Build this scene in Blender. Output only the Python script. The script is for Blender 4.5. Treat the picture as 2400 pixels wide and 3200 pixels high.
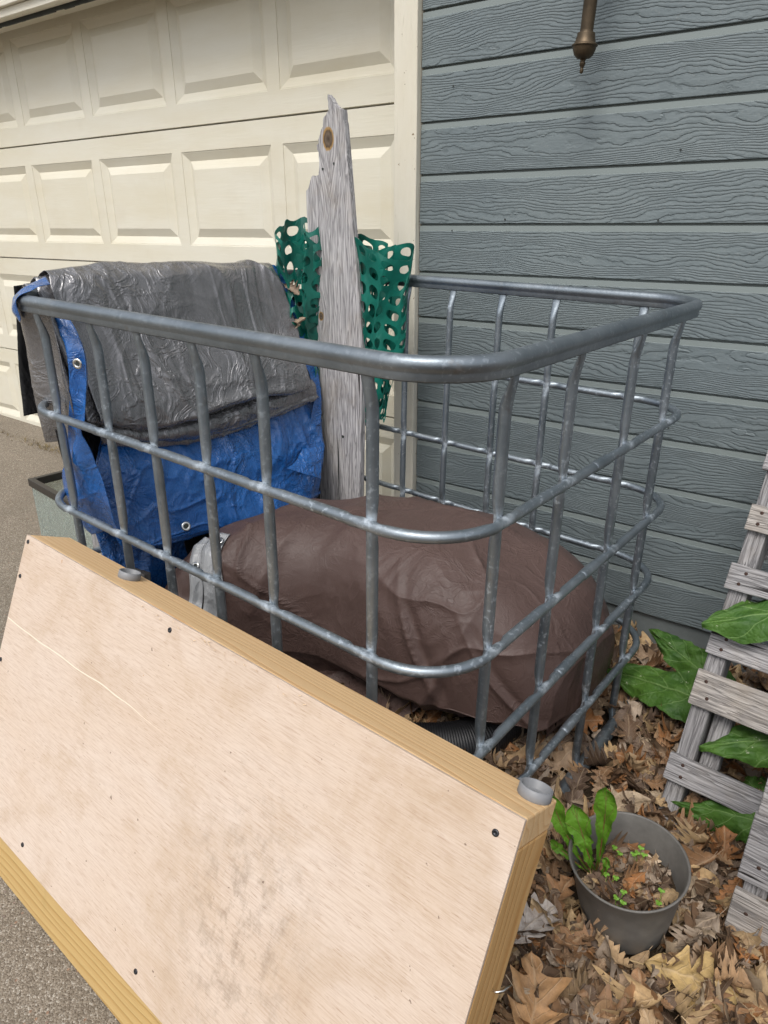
import bpy, bmesh, math, random
from mathutils import Vector, Matrix, noise, Euler
R = math.radians
random.seed(7)
S = bpy.context.scene
COL = S.collection
for o in list(bpy.data.objects): bpy.data.objects.remove(o)

# ------------------------------------------------------------------ camera, world, sun, exposure
cd = bpy.data.cameras.new('camera'); cam = bpy.data.objects.new('camera', cd); COL.objects.link(cam)
CX = Vector((0.775, 0.632, 0.009)); FW = Vector((-0.578, 0.715, -0.393)); FW.normalize()
CX = (CX - FW * CX.dot(FW)).normalized(); CU = CX.cross(FW)
cam.matrix_world = Matrix(((CX.x, CU.x, -FW.x, 0.4417), (CX.y, CU.y, -FW.y, -0.6854), (CX.z, CU.z, -FW.z, 1.2127), (0, 0, 0, 1)))
cd.sensor_fit = 'VERTICAL'; cd.sensor_height = 36.0; cd.lens = 2187.06 / 3200 * 36.0
cd.clip_start = 0.02; cd.clip_end = 500
S.camera = cam
S.render.resolution_x = 768; S.render.resolution_y = 1024

SUN_EL, SUN_AZ = R(56), R(168)          # azimuth measured clockwise from +Y
w = bpy.data.worlds.new('World'); S.world = w; w.use_nodes = True
nt = w.node_tree; bg = nt.nodes['Background']
sky = nt.nodes.new('ShaderNodeTexSky'); sky.sky_type = 'NISHITA'; sky.sun_disc = False
sky.sun_elevation = SUN_EL; sky.sun_rotation = SUN_AZ; sky.dust_density = 3.0; sky.air_density = 1.0; sky.ozone_density = 1.0
hs = nt.nodes.new('ShaderNodeHueSaturation'); hs.inputs['Saturation'].default_value = 0.30
nt.links.new(sky.outputs[0], hs.inputs['Color']); nt.links.new(hs.outputs[0], bg.inputs['Color'])
bg.inputs['Strength'].default_value = 0.15
sl = bpy.data.lights.new('sun', 'SUN'); sl.energy = 1.3; sl.angle = R(24); sl.color = (1.0, 0.96, 0.90)
so = bpy.data.objects.new('sun', sl); COL.objects.link(so)
sd = Vector((math.sin(SUN_AZ) * math.cos(SUN_EL), math.cos(SUN_AZ) * math.cos(SUN_EL), math.sin(SUN_EL)))
so.rotation_euler = sd.to_track_quat('Z', 'Y').to_euler(); so.location = sd * 20
S.view_settings.view_transform = 'Standard'; S.view_settings.look = 'None'
S.view_settings.exposure = 0.44; S.view_settings.gamma = 1.0

# ------------------------------------------------------------------ helpers
def tag(o, label=None, cat=None, group=None, kind=None):
    if label: o['label'] = label
    if cat: o['category'] = cat
    if group: o['group'] = group
    if kind: o['kind'] = kind
    return o
def empty(name, loc=(0, 0, 0), label=None, cat=None, group=None):
    o = bpy.data.objects.new(name, None); COL.objects.link(o); o.location = loc; o.empty_display_size = 0.05
    return tag(o, label, cat, group)
def mesh(name, V, F, mat, parent=None, smooth=True, M=None, uv=None, col=None):
    me = bpy.data.meshes.new(name); me.from_pydata([tuple(v) for v in V], [], F); me.update()
    if smooth: me.polygons.foreach_set('use_smooth', [True] * len(me.polygons))
    if uv:
        l = me.uv_layers.new(name='UVMap'); vi = [0] * len(me.loops); me.loops.foreach_get('vertex_index', vi)
        l.data.foreach_set('uv', [c for i in vi for c in uv[i]])
    if col:
        a = me.color_attributes.new('Col', 'FLOAT_COLOR', 'POINT'); a.data.foreach_set('color', [c for q in col for c in q])
    me.materials.append(mat)
    o = bpy.data.objects.new(name, me); COL.objects.link(o)
    if parent is not None: o.parent = parent
    if M is not None: o.matrix_local = M
    return o
def bevel(o, w=0.002, seg=2):
    m = o.modifiers.new('bevel', 'BEVEL'); m.width = w; m.segments = seg; m.limit_method = 'ANGLE'; m.angle_limit = R(35); return o
def box(V, F, x0, x1, y0, y1, z0, z1):
    n = len(V)
    V += [(x0, y0, z0), (x1, y0, z0), (x1, y1, z0), (x0, y1, z0), (x0, y0, z1), (x1, y0, z1), (x1, y1, z1), (x0, y1, z1)]
    F += [tuple(n + i for i in f) for f in ((3, 2, 1, 0), (4, 5, 6, 7), (0, 1, 5, 4), (1, 2, 6, 5), (2, 3, 7, 6), (3, 0, 4, 7))]
def boxo(name, b, mat, parent, M=None, bw=0.002):
    V, F = [], []; box(V, F, *b); o = mesh(name, V, F, mat, parent, False, M); bevel(o, bw); return o
def sweep(V, F, pts, rad, N=12, closed=False, up=Vector((0, 0, 1)), cap=True):
    """pts: Vectors; rad(i)->(ra, rb, oa, ob): radii and offsets along side / up of the frame"""
    n = len(pts); base = len(V); prev = None
    for i, p in enumerate(pts):
        if closed: t = (pts[(i + 1) % n] - pts[i - 1]).normalized()
        else: t = (pts[min(i + 1, n - 1)] - pts[max(i - 1, 0)]).normalized()
        u = up - t * up.dot(t)
        if u.length < 1e-4: u = Vector((1, 0, 0)) - t * t.x
        u.normalize(); s = t.cross(u)
        ra, rb, oa, ob = rad(i)
        for k in range(N):
            a = 2 * math.pi * k / N
            V.append(p + s * (ra * math.cos(a) + oa) + u * (rb * math.sin(a) + ob))
    m = n if closed else n - 1
    for i in range(m):
        j = (i + 1) % n
        for k in range(N):
            l = (k + 1) % N
            F.append((base + i * N + k, base + i * N + l, base + j * N + l, base + j * N + k))
    if not closed and cap:
        F.append(tuple(base + k for k in range(N))[::-1]); F.append(tuple(base + (n - 1) * N + k for k in range(N)))
def cr(a, b, c, d, t):
    return 0.5 * ((2 * b) + (-a + c) * t + (2 * a - 5 * b + 4 * c - d) * t * t + (-a + 3 * b - 3 * c + d) * t * t * t)
def spline(P, t):
    n = len(P) - 1; x = min(max(t, 0), 1) * n; i = min(int(x), n - 1); f = x - i
    g = lambda k: P[k] if 0 <= k <= n else (P[0] * 2 - P[1] if k < 0 else P[n] * 2 - P[n - 1])
    return cr(g(i - 1), g(i), g(i + 1), g(i + 2), f)
def lathe(V, F, prof, N=32):
    b = len(V)
    for r, z in prof:
        for k in range(N):
            a = 2 * math.pi * k / N; V.append((r * math.cos(a), r * math.sin(a), z))
    for i in range(len(prof) - 1):
        for k in range(N):
            l = (k + 1) % N; F.append((b + i * N + k, b + i * N + l, b + (i + 1) * N + l, b + (i + 1) * N + k))
def fbm(p, o=4, H=0.9, l=2.1): return noise.fractal(p, H, l, o)
def ridge(p, sx, sy, sz, seed=0.0, pw=3.0):
    """sparse sharp folds of sheet plastic: ridged, warped noise"""
    q = Vector((p[0] * sx + seed, p[1] * sy + seed * 1.7, p[2] * sz - seed))
    q = q + Vector((noise.noise(q * .6), noise.noise(q * .6 + Vector((9, 1, 4))), noise.noise(q * .6 + Vector((2, 7, 5))))) * .9
    return (1 - min(1, abs(noise.noise(q)) * 2.2)) ** pw
def wrinkle(p, s, seed=0.0, st=(1, 1, .45)):
    """0..1: long folds that mostly run down the sheet, with a few cross creases"""
    q = (p[0], p[1] + (.45 if len(st) > 3 else 0) * p[2], p[2])
    a = ridge(q, s * st[0], s * st[1], s * st[2], seed, 2.2)
    b = ridge(p, s * 1.3, s * 1.3, s * 1.8, seed + 11, 4.0)
    m = .5 + .5 * noise.noise(Vector(p) * 2.1 + Vector((seed, 3, 1)))
    return a * (.35 + .65 * m) + .5 * b * (1 - m)

# ------------------------------------------------------------------ materials
class NT:
    def __init__(s, name):
        s.m = bpy.data.materials.new(name); s.m.use_nodes = True; s.t = s.m.node_tree; s.b = s.t.nodes['Principled BSDF']
    def n(s, typ, **kw):
        x = s.t.nodes.new('ShaderNode' + typ)
        for k, v in kw.items():
            if k.startswith('_'): setattr(x, k[1:], v)
            else:
                key = int(k[1:]) if k[0] == 'i' and k[1:].isdigit() else k.replace('__', ' ')
                x.inputs[key].default_value = v
        return x
    def l(s, a, b): s.t.links.new(a, b)
    def coord(s, scale=(1, 1, 1), rot=(0, 0, 0), uv=False):
        tc = s.n('TexCoord'); mp = s.n('Mapping'); s.l(tc.outputs['UV' if uv else 'Object'], mp.inputs[0])
        mp.inputs['Scale'].default_value = scale; mp.inputs['Rotation'].default_value = rot
        return mp.outputs[0]
    def noise(s, co, scale=5., detail=4., rough=.55, dist=0.):
        x = s.n('TexNoise', Scale=scale, Detail=detail, Roughness=rough, Distortion=dist); s.l(co, x.inputs['Vector']); return x.outputs['Fac']
    def ramp(s, fac, stops, interp='LINEAR'):
        x = s.n('ValToRGB'); s.l(fac, x.inputs[0]); cr_ = x.color_ramp; cr_.interpolation = interp
        while len(cr_.elements) < len(stops): cr_.elements.new(0.5)
        for e, (p, c) in zip(cr_.elements, stops):
            e.position = p; e.color = (c, c, c, 1) if isinstance(c, (int, float)) else (*c, 1)
        return x.outputs[0]
    def mix(s, fac, a, b, mode='MIX'):
        x = s.n('Mix', _data_type='RGBA', _blend_type=mode)
        for k, v in (('Factor', fac), ('A', a), ('B', b)):
            i = [q for q in x.inputs if q.name == k and (q.type == 'RGBA' or k == 'Factor')][0]
            if hasattr(v, 'node'): s.l(v, i)
            elif isinstance(v, (int, float)) : i.default_value = v
            else: i.default_value = (*v, 1)
        return [q for q in x.outputs if q.type == 'RGBA'][0]
    def math(s, op, a, b=0., c=0.):
        x = s.n('Math', _operation=op)
        for i, v in enumerate((a, b, c)):
            if hasattr(v, 'node'): s.l(v, x.inputs[i])
            else: x.inputs[i].default_value = v
        return x.outputs[0]
    def sep(s, co): x = s.n('SeparateXYZ'); s.l(co, x.inputs[0]); return x.outputs
    def comb(s, a, b, c):
        x = s.n('CombineXYZ')
        for i, v in enumerate((a, b, c)):
            if hasattr(v, 'node'): s.l(v, x.inputs[i])
            else: x.inputs[i].default_value = v
        return x.outputs[0]
    def bump(s, h, dist=0.002, st=1.0, prev=None):
        x = s.n('Bump', Distance=dist, Strength=st); s.l(h, x.inputs['Height'])
        if prev: s.l(prev, x.inputs['Normal'])
        s.l(x.outputs[0], s.b.inputs['Normal']); return x.outputs[0]
    def set(s, color=None, rough=None, metal=None, spec=None, **kw):
        for k, v in (('Base Color', color), ('Roughness', rough), ('Metallic', metal), ('Specular IOR Level', spec)):
            if v is None: continue
            if hasattr(v, 'node'): s.l(v, s.b.inputs[k])
            else: s.b.inputs[k].default_value = (*v, 1) if isinstance(v, tuple) else v
        for k, v in kw.items(): s.b.inputs[k.replace('__', ' ')].default_value = v
        return s.m
def ax_swap(m, co, axis):
    """put the grain direction on X"""
    X, Y, Z = m.sep(co)[:3]
    return {'x': co, 'y': m.comb(Y, X, Z), 'z': m.comb(Z, X, Y)}[axis]

def mat_siding():
    m = NT('siding_paint'); co = m.coord(); X, Y, Z = m.sep(co)[:3]
    EXP, Z0 = 0.135, 1.739
    cz = m.math('DIVIDE', m.math('SUBTRACT', Z, Z0 - 20 * EXP), EXP)
    k = m.math('FLOOR', cz); fr = m.math('FRACT', cz)
    # each course is embossed from its own piece of the pattern
    v = m.comb(m.math('ADD', X, m.math('MULTIPLY', k, 3.73)), m.math('MULTIPLY', k, 1.3), Z)
    mp = m.n('Mapping'); m.l(v, mp.inputs[0]); mp.inputs['Scale'].default_value = (1.9, 1, 9.0)
    n1 = m.noise(mp.outputs[0], 1.0, 2.0, .5)
    mp2 = m.n('Mapping'); m.l(v, mp2.inputs[0]); mp2.inputs['Scale'].default_value = (14, 1, 30)
    n2 = m.noise(mp2.outputs[0], 1.0, 3.0, .6)
    mp3 = m.n('Mapping'); m.l(v, mp3.inputs[0]); mp3.inputs['Scale'].default_value = (60, 1, 260)
    n3 = m.noise(mp3.outputs[0], 1.0, 2.0, .6)
    ph = m.math('ADD', m.math('MULTIPLY', Z, 125.0), m.math('ADD', m.math('MULTIPLY', n1, 19.0), m.math('MULTIPLY', n2, 2.2)))
    saw = m.math('FRACT', ph)
    ridge = m.ramp(saw, [(0.0, 0.25), (0.13, 0.0), (0.27, 0.85), (0.6, 1.0), (1.0, 0.75)])
    amp = m.ramp(n2, [(0.30, 0.35), (0.55, 1.0)])
    flat = m.ramp(fr, [(0.0, 1.0), (0.845, 1.0), (0.855, 0.0), (1.0, 0.0)])
    h = m.math('MULTIPLY', m.math('ADD', m.math('MULTIPLY', m.math('MULTIPLY', ridge, amp), 1.0), m.math('MULTIPLY', n3, 0.22)), flat)
    big = m.noise(co, 1.7, 4, .6)
    c = m.mix(m.ramp(big, [(0.35, 0.0), (0.7, 1.0)]), (0.140, 0.170, 0.180), (0.170, 0.200, 0.204))
    c = m.mix(m.ramp(ridge, [(0.0, 0.35), (0.13, .42), (0.26, 0.0)]), c, (0.085, 0.106, 0.112))
    dst = m.ramp(m.noise(co, 140, 2, .5), [(0.62, 0.0), (0.75, 0.35)])
    c = m.mix(dst, c, (0.23, 0.245, 0.235))
    c = m.mix(flat, (0.215, 0.248, 0.243), c)  # sky sheen on each smooth top strip, put into the colour as a lighter tone
    m.set(color=c, rough=m.ramp(big, [(0, .5), (1, .62)]), spec=.35); m.bump(h, 0.0020, 1.0); return m.m
def mat_cream(name, base, grain=1.0, axis='x', wear=False):
    m = NT(name); co = ax_swap(m, m.coord(), axis)
    mp = m.n('Mapping'); m.l(co, mp.inputs[0]); mp.inputs['Scale'].default_value = (9, 120, 120)
    n = m.noise(mp.outputs[0], 1.0, 4, .6, .6)
    mp2 = m.n('Mapping'); m.l(co, mp2.inputs[0]); mp2.inputs['Scale'].default_value = (2, 7, 7)
    g = m.noise(mp2.outputs[0], 1.0, 4, .6)
    c = m.mix(m.ramp(g, [(0.35, 0.0), (0.75, 1.0)]), base, tuple(x * f for x, f in zip(base, (0.93, 0.90, 0.83))))
    c = m.mix(m.ramp(m.noise(co, 2.2, 5, .65), [(0.56, 0), (0.75, .25)]), c, (0.50, 0.43, 0.31))
    if wear:
        sp = m.ramp(m.noise(co, 45, 3, .7), [(0.69, 0), (0.71, 1)])
        c = m.mix(sp, c, (0.22, 0.16, 0.09))
        c = m.mix(m.ramp(n, [(0.62, 0), (0.7, .35)]), c, (0.42, 0.38, 0.29))
    m.set(color=c, rough=.5, spec=.4); m.bump(n, 0.0016 * grain, 1.0); return m.m
def mat_galv(name='galvanised_steel', dark=1.0, spots=.42):
    m = NT(name); co = m.coord()
    a = m.noise(co, 9, 5, .65); b = m.noise(co, 120, 3, .6)
    c = m.mix(m.ramp(a, [(0.3, 0.0), (0.7, 1.0)]), tuple(dark * x for x in (0.19, 0.225, 0.255)), tuple(dark * x for x in (0.31, 0.345, 0.375)))
    spot = m.ramp(b, [(0.56, 0.0), (0.64, 1.0)]); reg = m.ramp(m.noise(co, 5.5, 3, .6), [(0.40, 0.12 * spots), (0.62, spots)])
    f = m.math('MULTIPLY', spot, reg)
    c = m.mix(f, c, (0.60, 0.67, 0.74))
    c = m.mix(m.ramp(m.noise(co, 22, 4, .7), [(0.60, 0), (0.75, .55)]), c, (0.20, 0.175, 0.15))
    at = m.n('Attribute', _attribute_name='Col'); bl = m.math('MULTIPLY', m.sep(at.outputs['Color'])[0], m.ramp(m.noise(co, 60, 4, .7), [(0.40, 0), (0.58, .9)]))
    c = m.mix(bl, c, (0.52, 0.58, 0.64)); f = m.math('MAXIMUM', f, bl)
    met = m.math('SUBTRACT', 0.85, m.math('MULTIPLY', f, 0.7))
    m.set(color=c, rough=m.ramp(a, [(0.2, .36), (0.8, .52)]), metal=met); m.bump(m.math('ADD', b, m.math('MULTIPLY', a, 2.0)), 0.0006, .6); return m.m
def mat_wood(name, c1, c2, axis='x', ring=26.0, rough=.6, bump=.0006, dirt=None, knot=0.0, fine=.35):
    m = NT(name); co = ax_swap(m, m.coord(), axis)
    mp = m.n('Mapping'); m.l(co, mp.inputs[0]); mp.inputs['Scale'].default_value = (1.1, 9, 9)
    w_ = m.noise(mp.outputs[0], 1.0, 2, .5)
    X, Y, Z = m.sep(co)[:3]
    r = m.math('ADD', m.math('MULTIPLY', m.math('ADD', Y, m.math('MULTIPLY', Z, .6)), ring * 4), m.math('MULTIPLY', w_, 9))
    s = m.math('FRACT', r); g = m.ramp(s, [(0, 0.0), (.62, .35), (.9, 1.0), (1.0, 0.05)])
    mp2 = m.n('Mapping'); m.l(co, mp2.inputs[0]); mp2.inputs['Scale'].default_value = (12, 520, 520)
    f = m.noise(mp2.outputs[0], 1.0, 3, .6)
    c = m.mix(g, c1, c2)
    c = m.mix(m.math('MULTIPLY', f, fine), c, tuple(x * .55 for x in c2))
    if dirt: c = m.mix(m.ramp(m.noise(co, 5, 6, .7), [(0.56, 0), (0.74, .6)]), c, dirt)
    m.set(color=c, rough=rough, spec=.3); m.bump(m.math('ADD', f, m.math('MULTIPLY', g, -.6)), bump, 1.0); return m.m
def mat_weathered(name, axis='x', tone=1.0, warm=0.0, knots=()):
    m = NT(name); co0 = m.coord(); co = ax_swap(m, co0, axis); X, Y, Z = m.sep(co)[:3]
    # distort the grain round the knots
    off = None
    for (kx, ky, kr) in knots:
        dx = m.math('MULTIPLY', m.math('SUBTRACT', X, kx), .55); dy = m.math('SUBTRACT', Y, ky)
        d = m.math('SQRT', m.math('ADD', m.math('MULTIPLY', dx, dx), m.math('MULTIPLY', dy, dy)))
        g = m.math('MULTIPLY', m.math('EXPONENT', m.math('MULTIPLY', m.math('POWER', m.math('DIVIDE', d, kr * 3.2), 2.0), -1.0)), m.math('MULTIPLY', m.math('SIGN', dy), kr * 2.2))
        off = g if off is None else m.math('ADD', off, g)
    Yd = Y if off is None else m.math('SUBTRACT', Y, off)
    cc = m.comb(X, Yd, Z)
    mp = m.n('Mapping'); m.l(cc, mp.inputs[0]); mp.inputs['Scale'].default_value = (2.2, 30, 30)
    a = m.noise(mp.outputs[0], 1.0, 4, .6, .3)
    mp2 = m.n('Mapping'); m.l(cc, mp2.inputs[0]); mp2.inputs['Scale'].default_value = (9, 260, 260)
    f = m.noise(mp2.outputs[0], 1.0, 4, .65)
    mp3 = m.n('Mapping'); m.l(cc, mp3.inputs[0]); mp3.inputs['Scale'].default_value = (3.0, 70, 70)
    k = m.noise(mp3.outputs[0], 1.0, 2, .5, 1.0)
    wv = m.math('FRACT', m.math('MULTIPLY', m.math('ADD', a, m.math('MULTIPLY', k, .25)), 9.0))
    gr = m.ramp(wv, [(0, 0.0), (.25, .55), (.8, 1.0), (1, .15)])
    t = lambda c: tuple(x * tone * (1 + wf * warm) for x, wf in zip(c, (1, .4, -.6)))
    c = m.mix(gr, t((0.20, 0.193, 0.197)), t((0.50, 0.485, 0.485)))
    c = m.mix(m.ramp(f, [(0.3, .75), (0.6, 0.0)]), c, t((0.13, 0.125, 0.13)))
    c = m.mix(m.ramp(m.noise(co0, 7, 5, .65), [(0.5, 0), (0.72, .5)]), c, t((0.30, 0.255, 0.20)))
    crack = m.ramp(k, [(0.27, 1.0), (0.31, 0.0)])
    c = m.mix(crack, c, t((0.035, 0.03, 0.03)))
    for (kx, ky, kr) in knots:
        dx = m.math('MULTIPLY', m.math('SUBTRACT', X, kx), .72); dy = m.math('SUBTRACT', Y, ky)
        d = m.math('DIVIDE', m.math('SQRT', m.math('ADD', m.math('MULTIPLY', dx, dx), m.math('MULTIPLY', dy, dy))), kr)
        d = m.math('ADD', d, m.math('MULTIPLY', m.math('SUBTRACT', f, .5), .5))
        c = m.mix(m.ramp(d, [(0.0, 1.0), (1.0, 1.0), (1.12, 0.0)]), c, m.ramp(d, [(0.0, (.05, .035, .025)), (.45, (.16, .12, .085)), (.7, (.10, .07, .045)), (.82, (.34, .21, .085)), (1.0, (.40, .27, .13))]))
    m.set(color=c, rough=.85, spec=.2)
    h = m.math('SUBTRACT', m.math('ADD', m.math('MULTIPLY', f, .5), m.math('MULTIPLY', gr, .9)), m.math('MULTIPLY', crack, 2.0))
    m.bump(h, 0.0016, 1.0); return m.m
def mat_ply():
    m = NT('plywood_veneer'); co = m.coord(); X, Y, Z = m.sep(co)[:3]
    mp = m.n('Mapping'); m.l(co, mp.inputs[0]); mp.inputs['Scale'].default_value = (22, 1, 480)
    f = m.noise(mp.outputs[0], 1.0, 4, .6, .3)
    mpb = m.n('Mapping'); m.l(co, mpb.inputs[0]); mpb.inputs['Scale'].default_value = (45, 1, 700)
    pore = m.noise(mpb.outputs[0], 1.0, 2, .5)
    mp2 = m.n('Mapping'); m.l(co, mp2.inputs[0]); mp2.inputs['Scale'].default_value = (1.6, 1, 5)
    b = m.noise(mp2.outputs[0], 1.0, 5, .6)
    c = m.mix(m.ramp(b, [(0.34, 0), (0.66, 1)]), (0.615, 0.515, 0.435), (0.565, 0.445, 0.345))
    c = m.mix(m.ramp(f, [(0.46, 0), (0.68, .48)]), c, (0.37, 0.25, 0.175))
    c = m.mix(m.ramp(f, [(0.30, .5), (0.42, 0)]), c, (0.64, 0.535, 0.455))
    c = m.mix(m.ramp(pore, [(0.62, 0), (0.70, .60)]), c, (0.30, 0.19, 0.125))
    st = m.ramp(m.noise(co, 5.2, 6, .7, .4), [(0.50, 0), (0.74, .62)])
    c = m.mix(st, c, (0.40, 0.28, 0.175))
    # grey-brown smudges low on the right side
    dx = m.math('MULTIPLY', m.math('SUBTRACT', X, 0.80), 9.0); dz = m.math('MULTIPLY', m.math('ADD', Z, 0.36), 5.5)
    msk = m.math('EXPONENT', m.math('MULTIPLY', m.math('ADD', m.math('MULTIPLY', dx, dx), m.math('MULTIPLY', dz, dz)), -1.0))
    mp5 = m.n('Mapping'); m.l(co, mp5.inputs[0]); mp5.inputs['Scale'].default_value = (34, 1, 26)
    sm = m.math('MULTIPLY', msk, m.ramp(m.noise(mp5.outputs[0], 1.0, 5, .7), [(0.47, 0), (0.72, .75)]))
    c = m.mix(sm, c, (0.19, 0.135, 0.09))
    sp = m.ramp(m.noise(co, 38, 2, .5), [(0.765, 0), (0.785, .8)])
    c = m.mix(sp, c, (0.42, 0.20, 0.07))
    spd = m.ramp(m.noise(co, 85, 2, .5), [(0.76, 0), (0.78, .8)])
    c = m.mix(spd, c, (0.16, 0.11, 0.08))
    # the long pale scratch: a thin curved line in the veneer
    ln = m.math('ABSOLUTE', m.math('SUBTRACT', Z, m.math('ADD', -0.178, m.math('MULTIPLY', m.math('SUBTRACT', m.noise(m.comb(X, 0.0, 0.0), 4, 2, .5), .5), .03))))
    xm = m.math('MULTIPLY', m.ramp(X, [(0.0, 1.0), (0.40, 1.0), (0.56, 0.0)]), 0.0009)
    c = m.mix(m.math('LESS_THAN', ln, xm), c, (0.80, 0.69, 0.56))
    m.set(color=c, rough=.7, spec=.25); m.bump(f, .0004, .8); return m.m
def mat_tarp(name, base, rough=.38, spec=.5, weave=700., light=None, dirt=None, crk=9.0, crd=.0035, st=(1, 1, .5), coat=0.0, fineamt=.1):
    m = NT(name); co = m.coord(); cs = m.coord(st)
    a = m.noise(co, 3.5, 5, .6)
    c = m.mix(m.ramp(a, [(0.3, 0), (0.7, 1)]), base, tuple(x * 1.22 for x in base))
    if light: c = m.mix(m.ramp(m.noise(cs, 9, 6, .7, .8), [(0.52, 0), (0.75, .6)]), c, light)
    r1 = m.ramp(m.noise(cs, crk, 3, .5, .9), [(0.40, 0.0), (0.495, 1.0), (0.505, 1.0), (0.60, 0.0)])
    r2 = m.ramp(m.noise(co, crk * 3.2, 3, .6, 1.5), [(0.42, 0.0), (0.498, 1.0), (0.502, 1.0), (0.58, 0.0)])
    fine = m.noise(cs, 60, 4, .7, 1.5)
    reg = m.ramp(m.noise(co, 4.5, 2, .5), [(0.38, .1), (0.62, 1.0)])
    ck = m.n('TexChecker', Scale=weave); m.l(m.coord(rot=(.5, .6, .3)), ck.inputs['Vector'])
    m.set(color=c, rough=m.ramp(fine, [(0.2, rough - .08), (0.8, rough + .12)]), spec=spec, Coat__Weight=coat, Coat__Roughness=.22)
    h = m.math('ADD', m.math('ADD', r1, m.math('MULTIPLY', m.math('MULTIPLY', r2, reg), .40)), m.math('MULTIPLY', m.math('MULTIPLY', fine, reg), fineamt))
    p = m.bump(h, crd, .8)
    m.bump(ck.outputs['Fac'], .0003, .35, p); return m.m
def mat_plain(name, c, rough=.5, metal=0., spec=.5, var=.15, scale=20., bump=0., **kw):
    m = NT(name); co = m.coord(); a = m.noise(co, scale, 5, .65)
    cc = m.mix(m.ramp(a, [(0.3, 0), (0.7, 1)]), tuple(x * (1 - var) for x in c), tuple(x * (1 + var) for x in c))
    m.set(color=cc, rough=rough, metal=metal, spec=spec, **kw)
    if bump: m.bump(a, bump)
    return m.m
def mat_leaf_litter():
    m = NT('dead_leaf'); at = m.n('Attribute', _attribute_name='Col'); co = m.coord(); uv = m.n('UVMap'); u, v, _ = m.sep(uv.outputs[0])[:3]
    bl = m.noise(co, 55, 5, .7)
    c = m.mix(m.ramp(bl, [(0.35, .0), (0.75, .65)]), at.outputs['Color'], (0.10, 0.065, 0.04))
    av = m.math('ABSOLUTE', v)
    mid = m.ramp(av, [(0.0, 1.0), (0.07, 0.0)])
    side = m.math('FRACT', m.math('SUBTRACT', m.math('MULTIPLY', u, 6.0), m.math('MULTIPLY', av, 1.6)))
    ve = m.ramp(side, [(0.0, .8), (0.08, 0.0), (0.93, 0.0), (1.0, .8)])
    vein = m.math('MAXIMUM', mid, ve)
    c = m.mix(m.math('MULTIPLY', vein, .35), c, (0.50, 0.38, 0.25))
    m.set(color=c, rough=.62, spec=.35); m.bump(m.math('ADD', vein, m.math('MULTIPLY', bl, 1.5)), .0012, .8); return m.m
def mat_green_leaf(name, c1, c2, vein, holes=False, sub=.0):
    m = NT(name); co = m.coord(); uv = m.n('UVMap'); u, v, _ = m.sep(uv.outputs[0])[:3]
    a = m.noise(co, 14, 5, .65); av = m.math('ABSOLUTE', v)
    c = m.mix(m.ramp(a, [(0.3, 0), (0.7, 1)]), c1, c2)
    nw = m.math('MULTIPLY', m.noise(co, 25, 3, .6), .25)
    side = m.math('FRACT', m.math('ADD', nw, m.math('SUBTRACT', m.math('MULTIPLY', u, 5.0), m.math('MULTIPLY', av, 1.4))))
    ve = m.math('MAXIMUM', m.ramp(av, [(0.0, 1.0), (0.045, 0.0)]), m.ramp(side, [(0.0, .8), (0.05, 0.0), (0.95, 0.0), (1.0, .8)]))
    c = m.mix(m.math('MULTIPLY', ve, .75), c, vein)
    if holes: c = m.mix(m.ramp(m.noise(co, 60, 4, .75), [(0.66, 0), (0.70, .7)]), c, (0.5, 0.5, 0.38))
    vo = m.n('TexVoronoi', _feature='DISTANCE_TO_EDGE', Scale=85.0); m.l(co, vo.inputs['Vector'])
    m.set(color=c, rough=.58, spec=.3, Subsurface__Weight=sub); 
    m.bump(m.math('ADD', m.math('MULTIPLY', ve, -1.0), m.ramp(vo.outputs['Distance'], [(0, 0.0), (.35, .8)])), .0015, .7); return m.m
def mat_concrete():
    m = NT('exposed_aggregate_concrete'); co = m.coord()
    vo = m.n('TexVoronoi', Scale=330.0); m.l(co, vo.inputs['Vector'])
    vo2 = m.n('TexVoronoi', Scale=120.0); m.l(co, vo2.inputs['Vector'])
    big = m.noise(co, 1.6, 6, .65)
    c = m.ramp(m.sep(vo.outputs['Color'])[0], [(0.0, (.15, .122, .092)), (.3, (.205, .172, .132)), (.62, (.265, .225, .175)), (.86, (.32, .275, .22)), (.97, (.45, .41, .35))])
    st = m.math('LESS_THAN', m.sep(vo2.outputs['Color'])[1], .07)
    st = m.math('MULTIPLY', st, m.math('LESS_THAN', vo2.outputs['Distance'], .30))
    c = m.mix(st, c, m.ramp(m.sep(vo2.outputs['Color'])[2], [(0, (.52, .48, .43)), (.5, (.36, .22, .14)), (1, (.17, .165, .17))]))
    c = m.mix(m.ramp(m.noise(co, 330, 3, .7), [(0.55, 0), (0.62, .7)]), c, (.075, .065, .055))
    c = m.mix(m.ramp(big, [(0.40, 0), (0.72, .5)]), c, (.135, .115, .09))
    h = m.math('ADD', m.math('MULTIPLY', vo.outputs['Distance'], -1.2), m.noise(co, 160, 3, .7))
    m.set(color=c, rough=.9, spec=.2); m.bump(h, .0022, .8); return m.m
def mat_soil():
    m = NT('dark_soil'); co = m.coord(); a = m.noise(co, 40, 6, .7); b = m.noise(co, 3, 4, .6)
    c = m.mix(a, (.022, .016, .011), (.085, .06, .04)); c = m.mix(m.ramp(b, [(.4, 0), (.7, .5)]), c, (.12, .085, .055))
    m.set(color=c, rough=.95, spec=.1); m.bump(a, .01, 1.0); return m.m
def mat_glass():
    m = NT('aquarium_glass'); co = m.coord()
    a = m.noise(co, 12, 5, .7)
    g = m.set(color=(.72, .80, .76), rough=.12, spec=.5, IOR=1.45); m.b.inputs['Transmission Weight'].default_value = .82
    m.l(m.ramp(a, [(0.3, .08), (0.8, .45)]), m.b.inputs['Roughness']); return m.m

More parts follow.
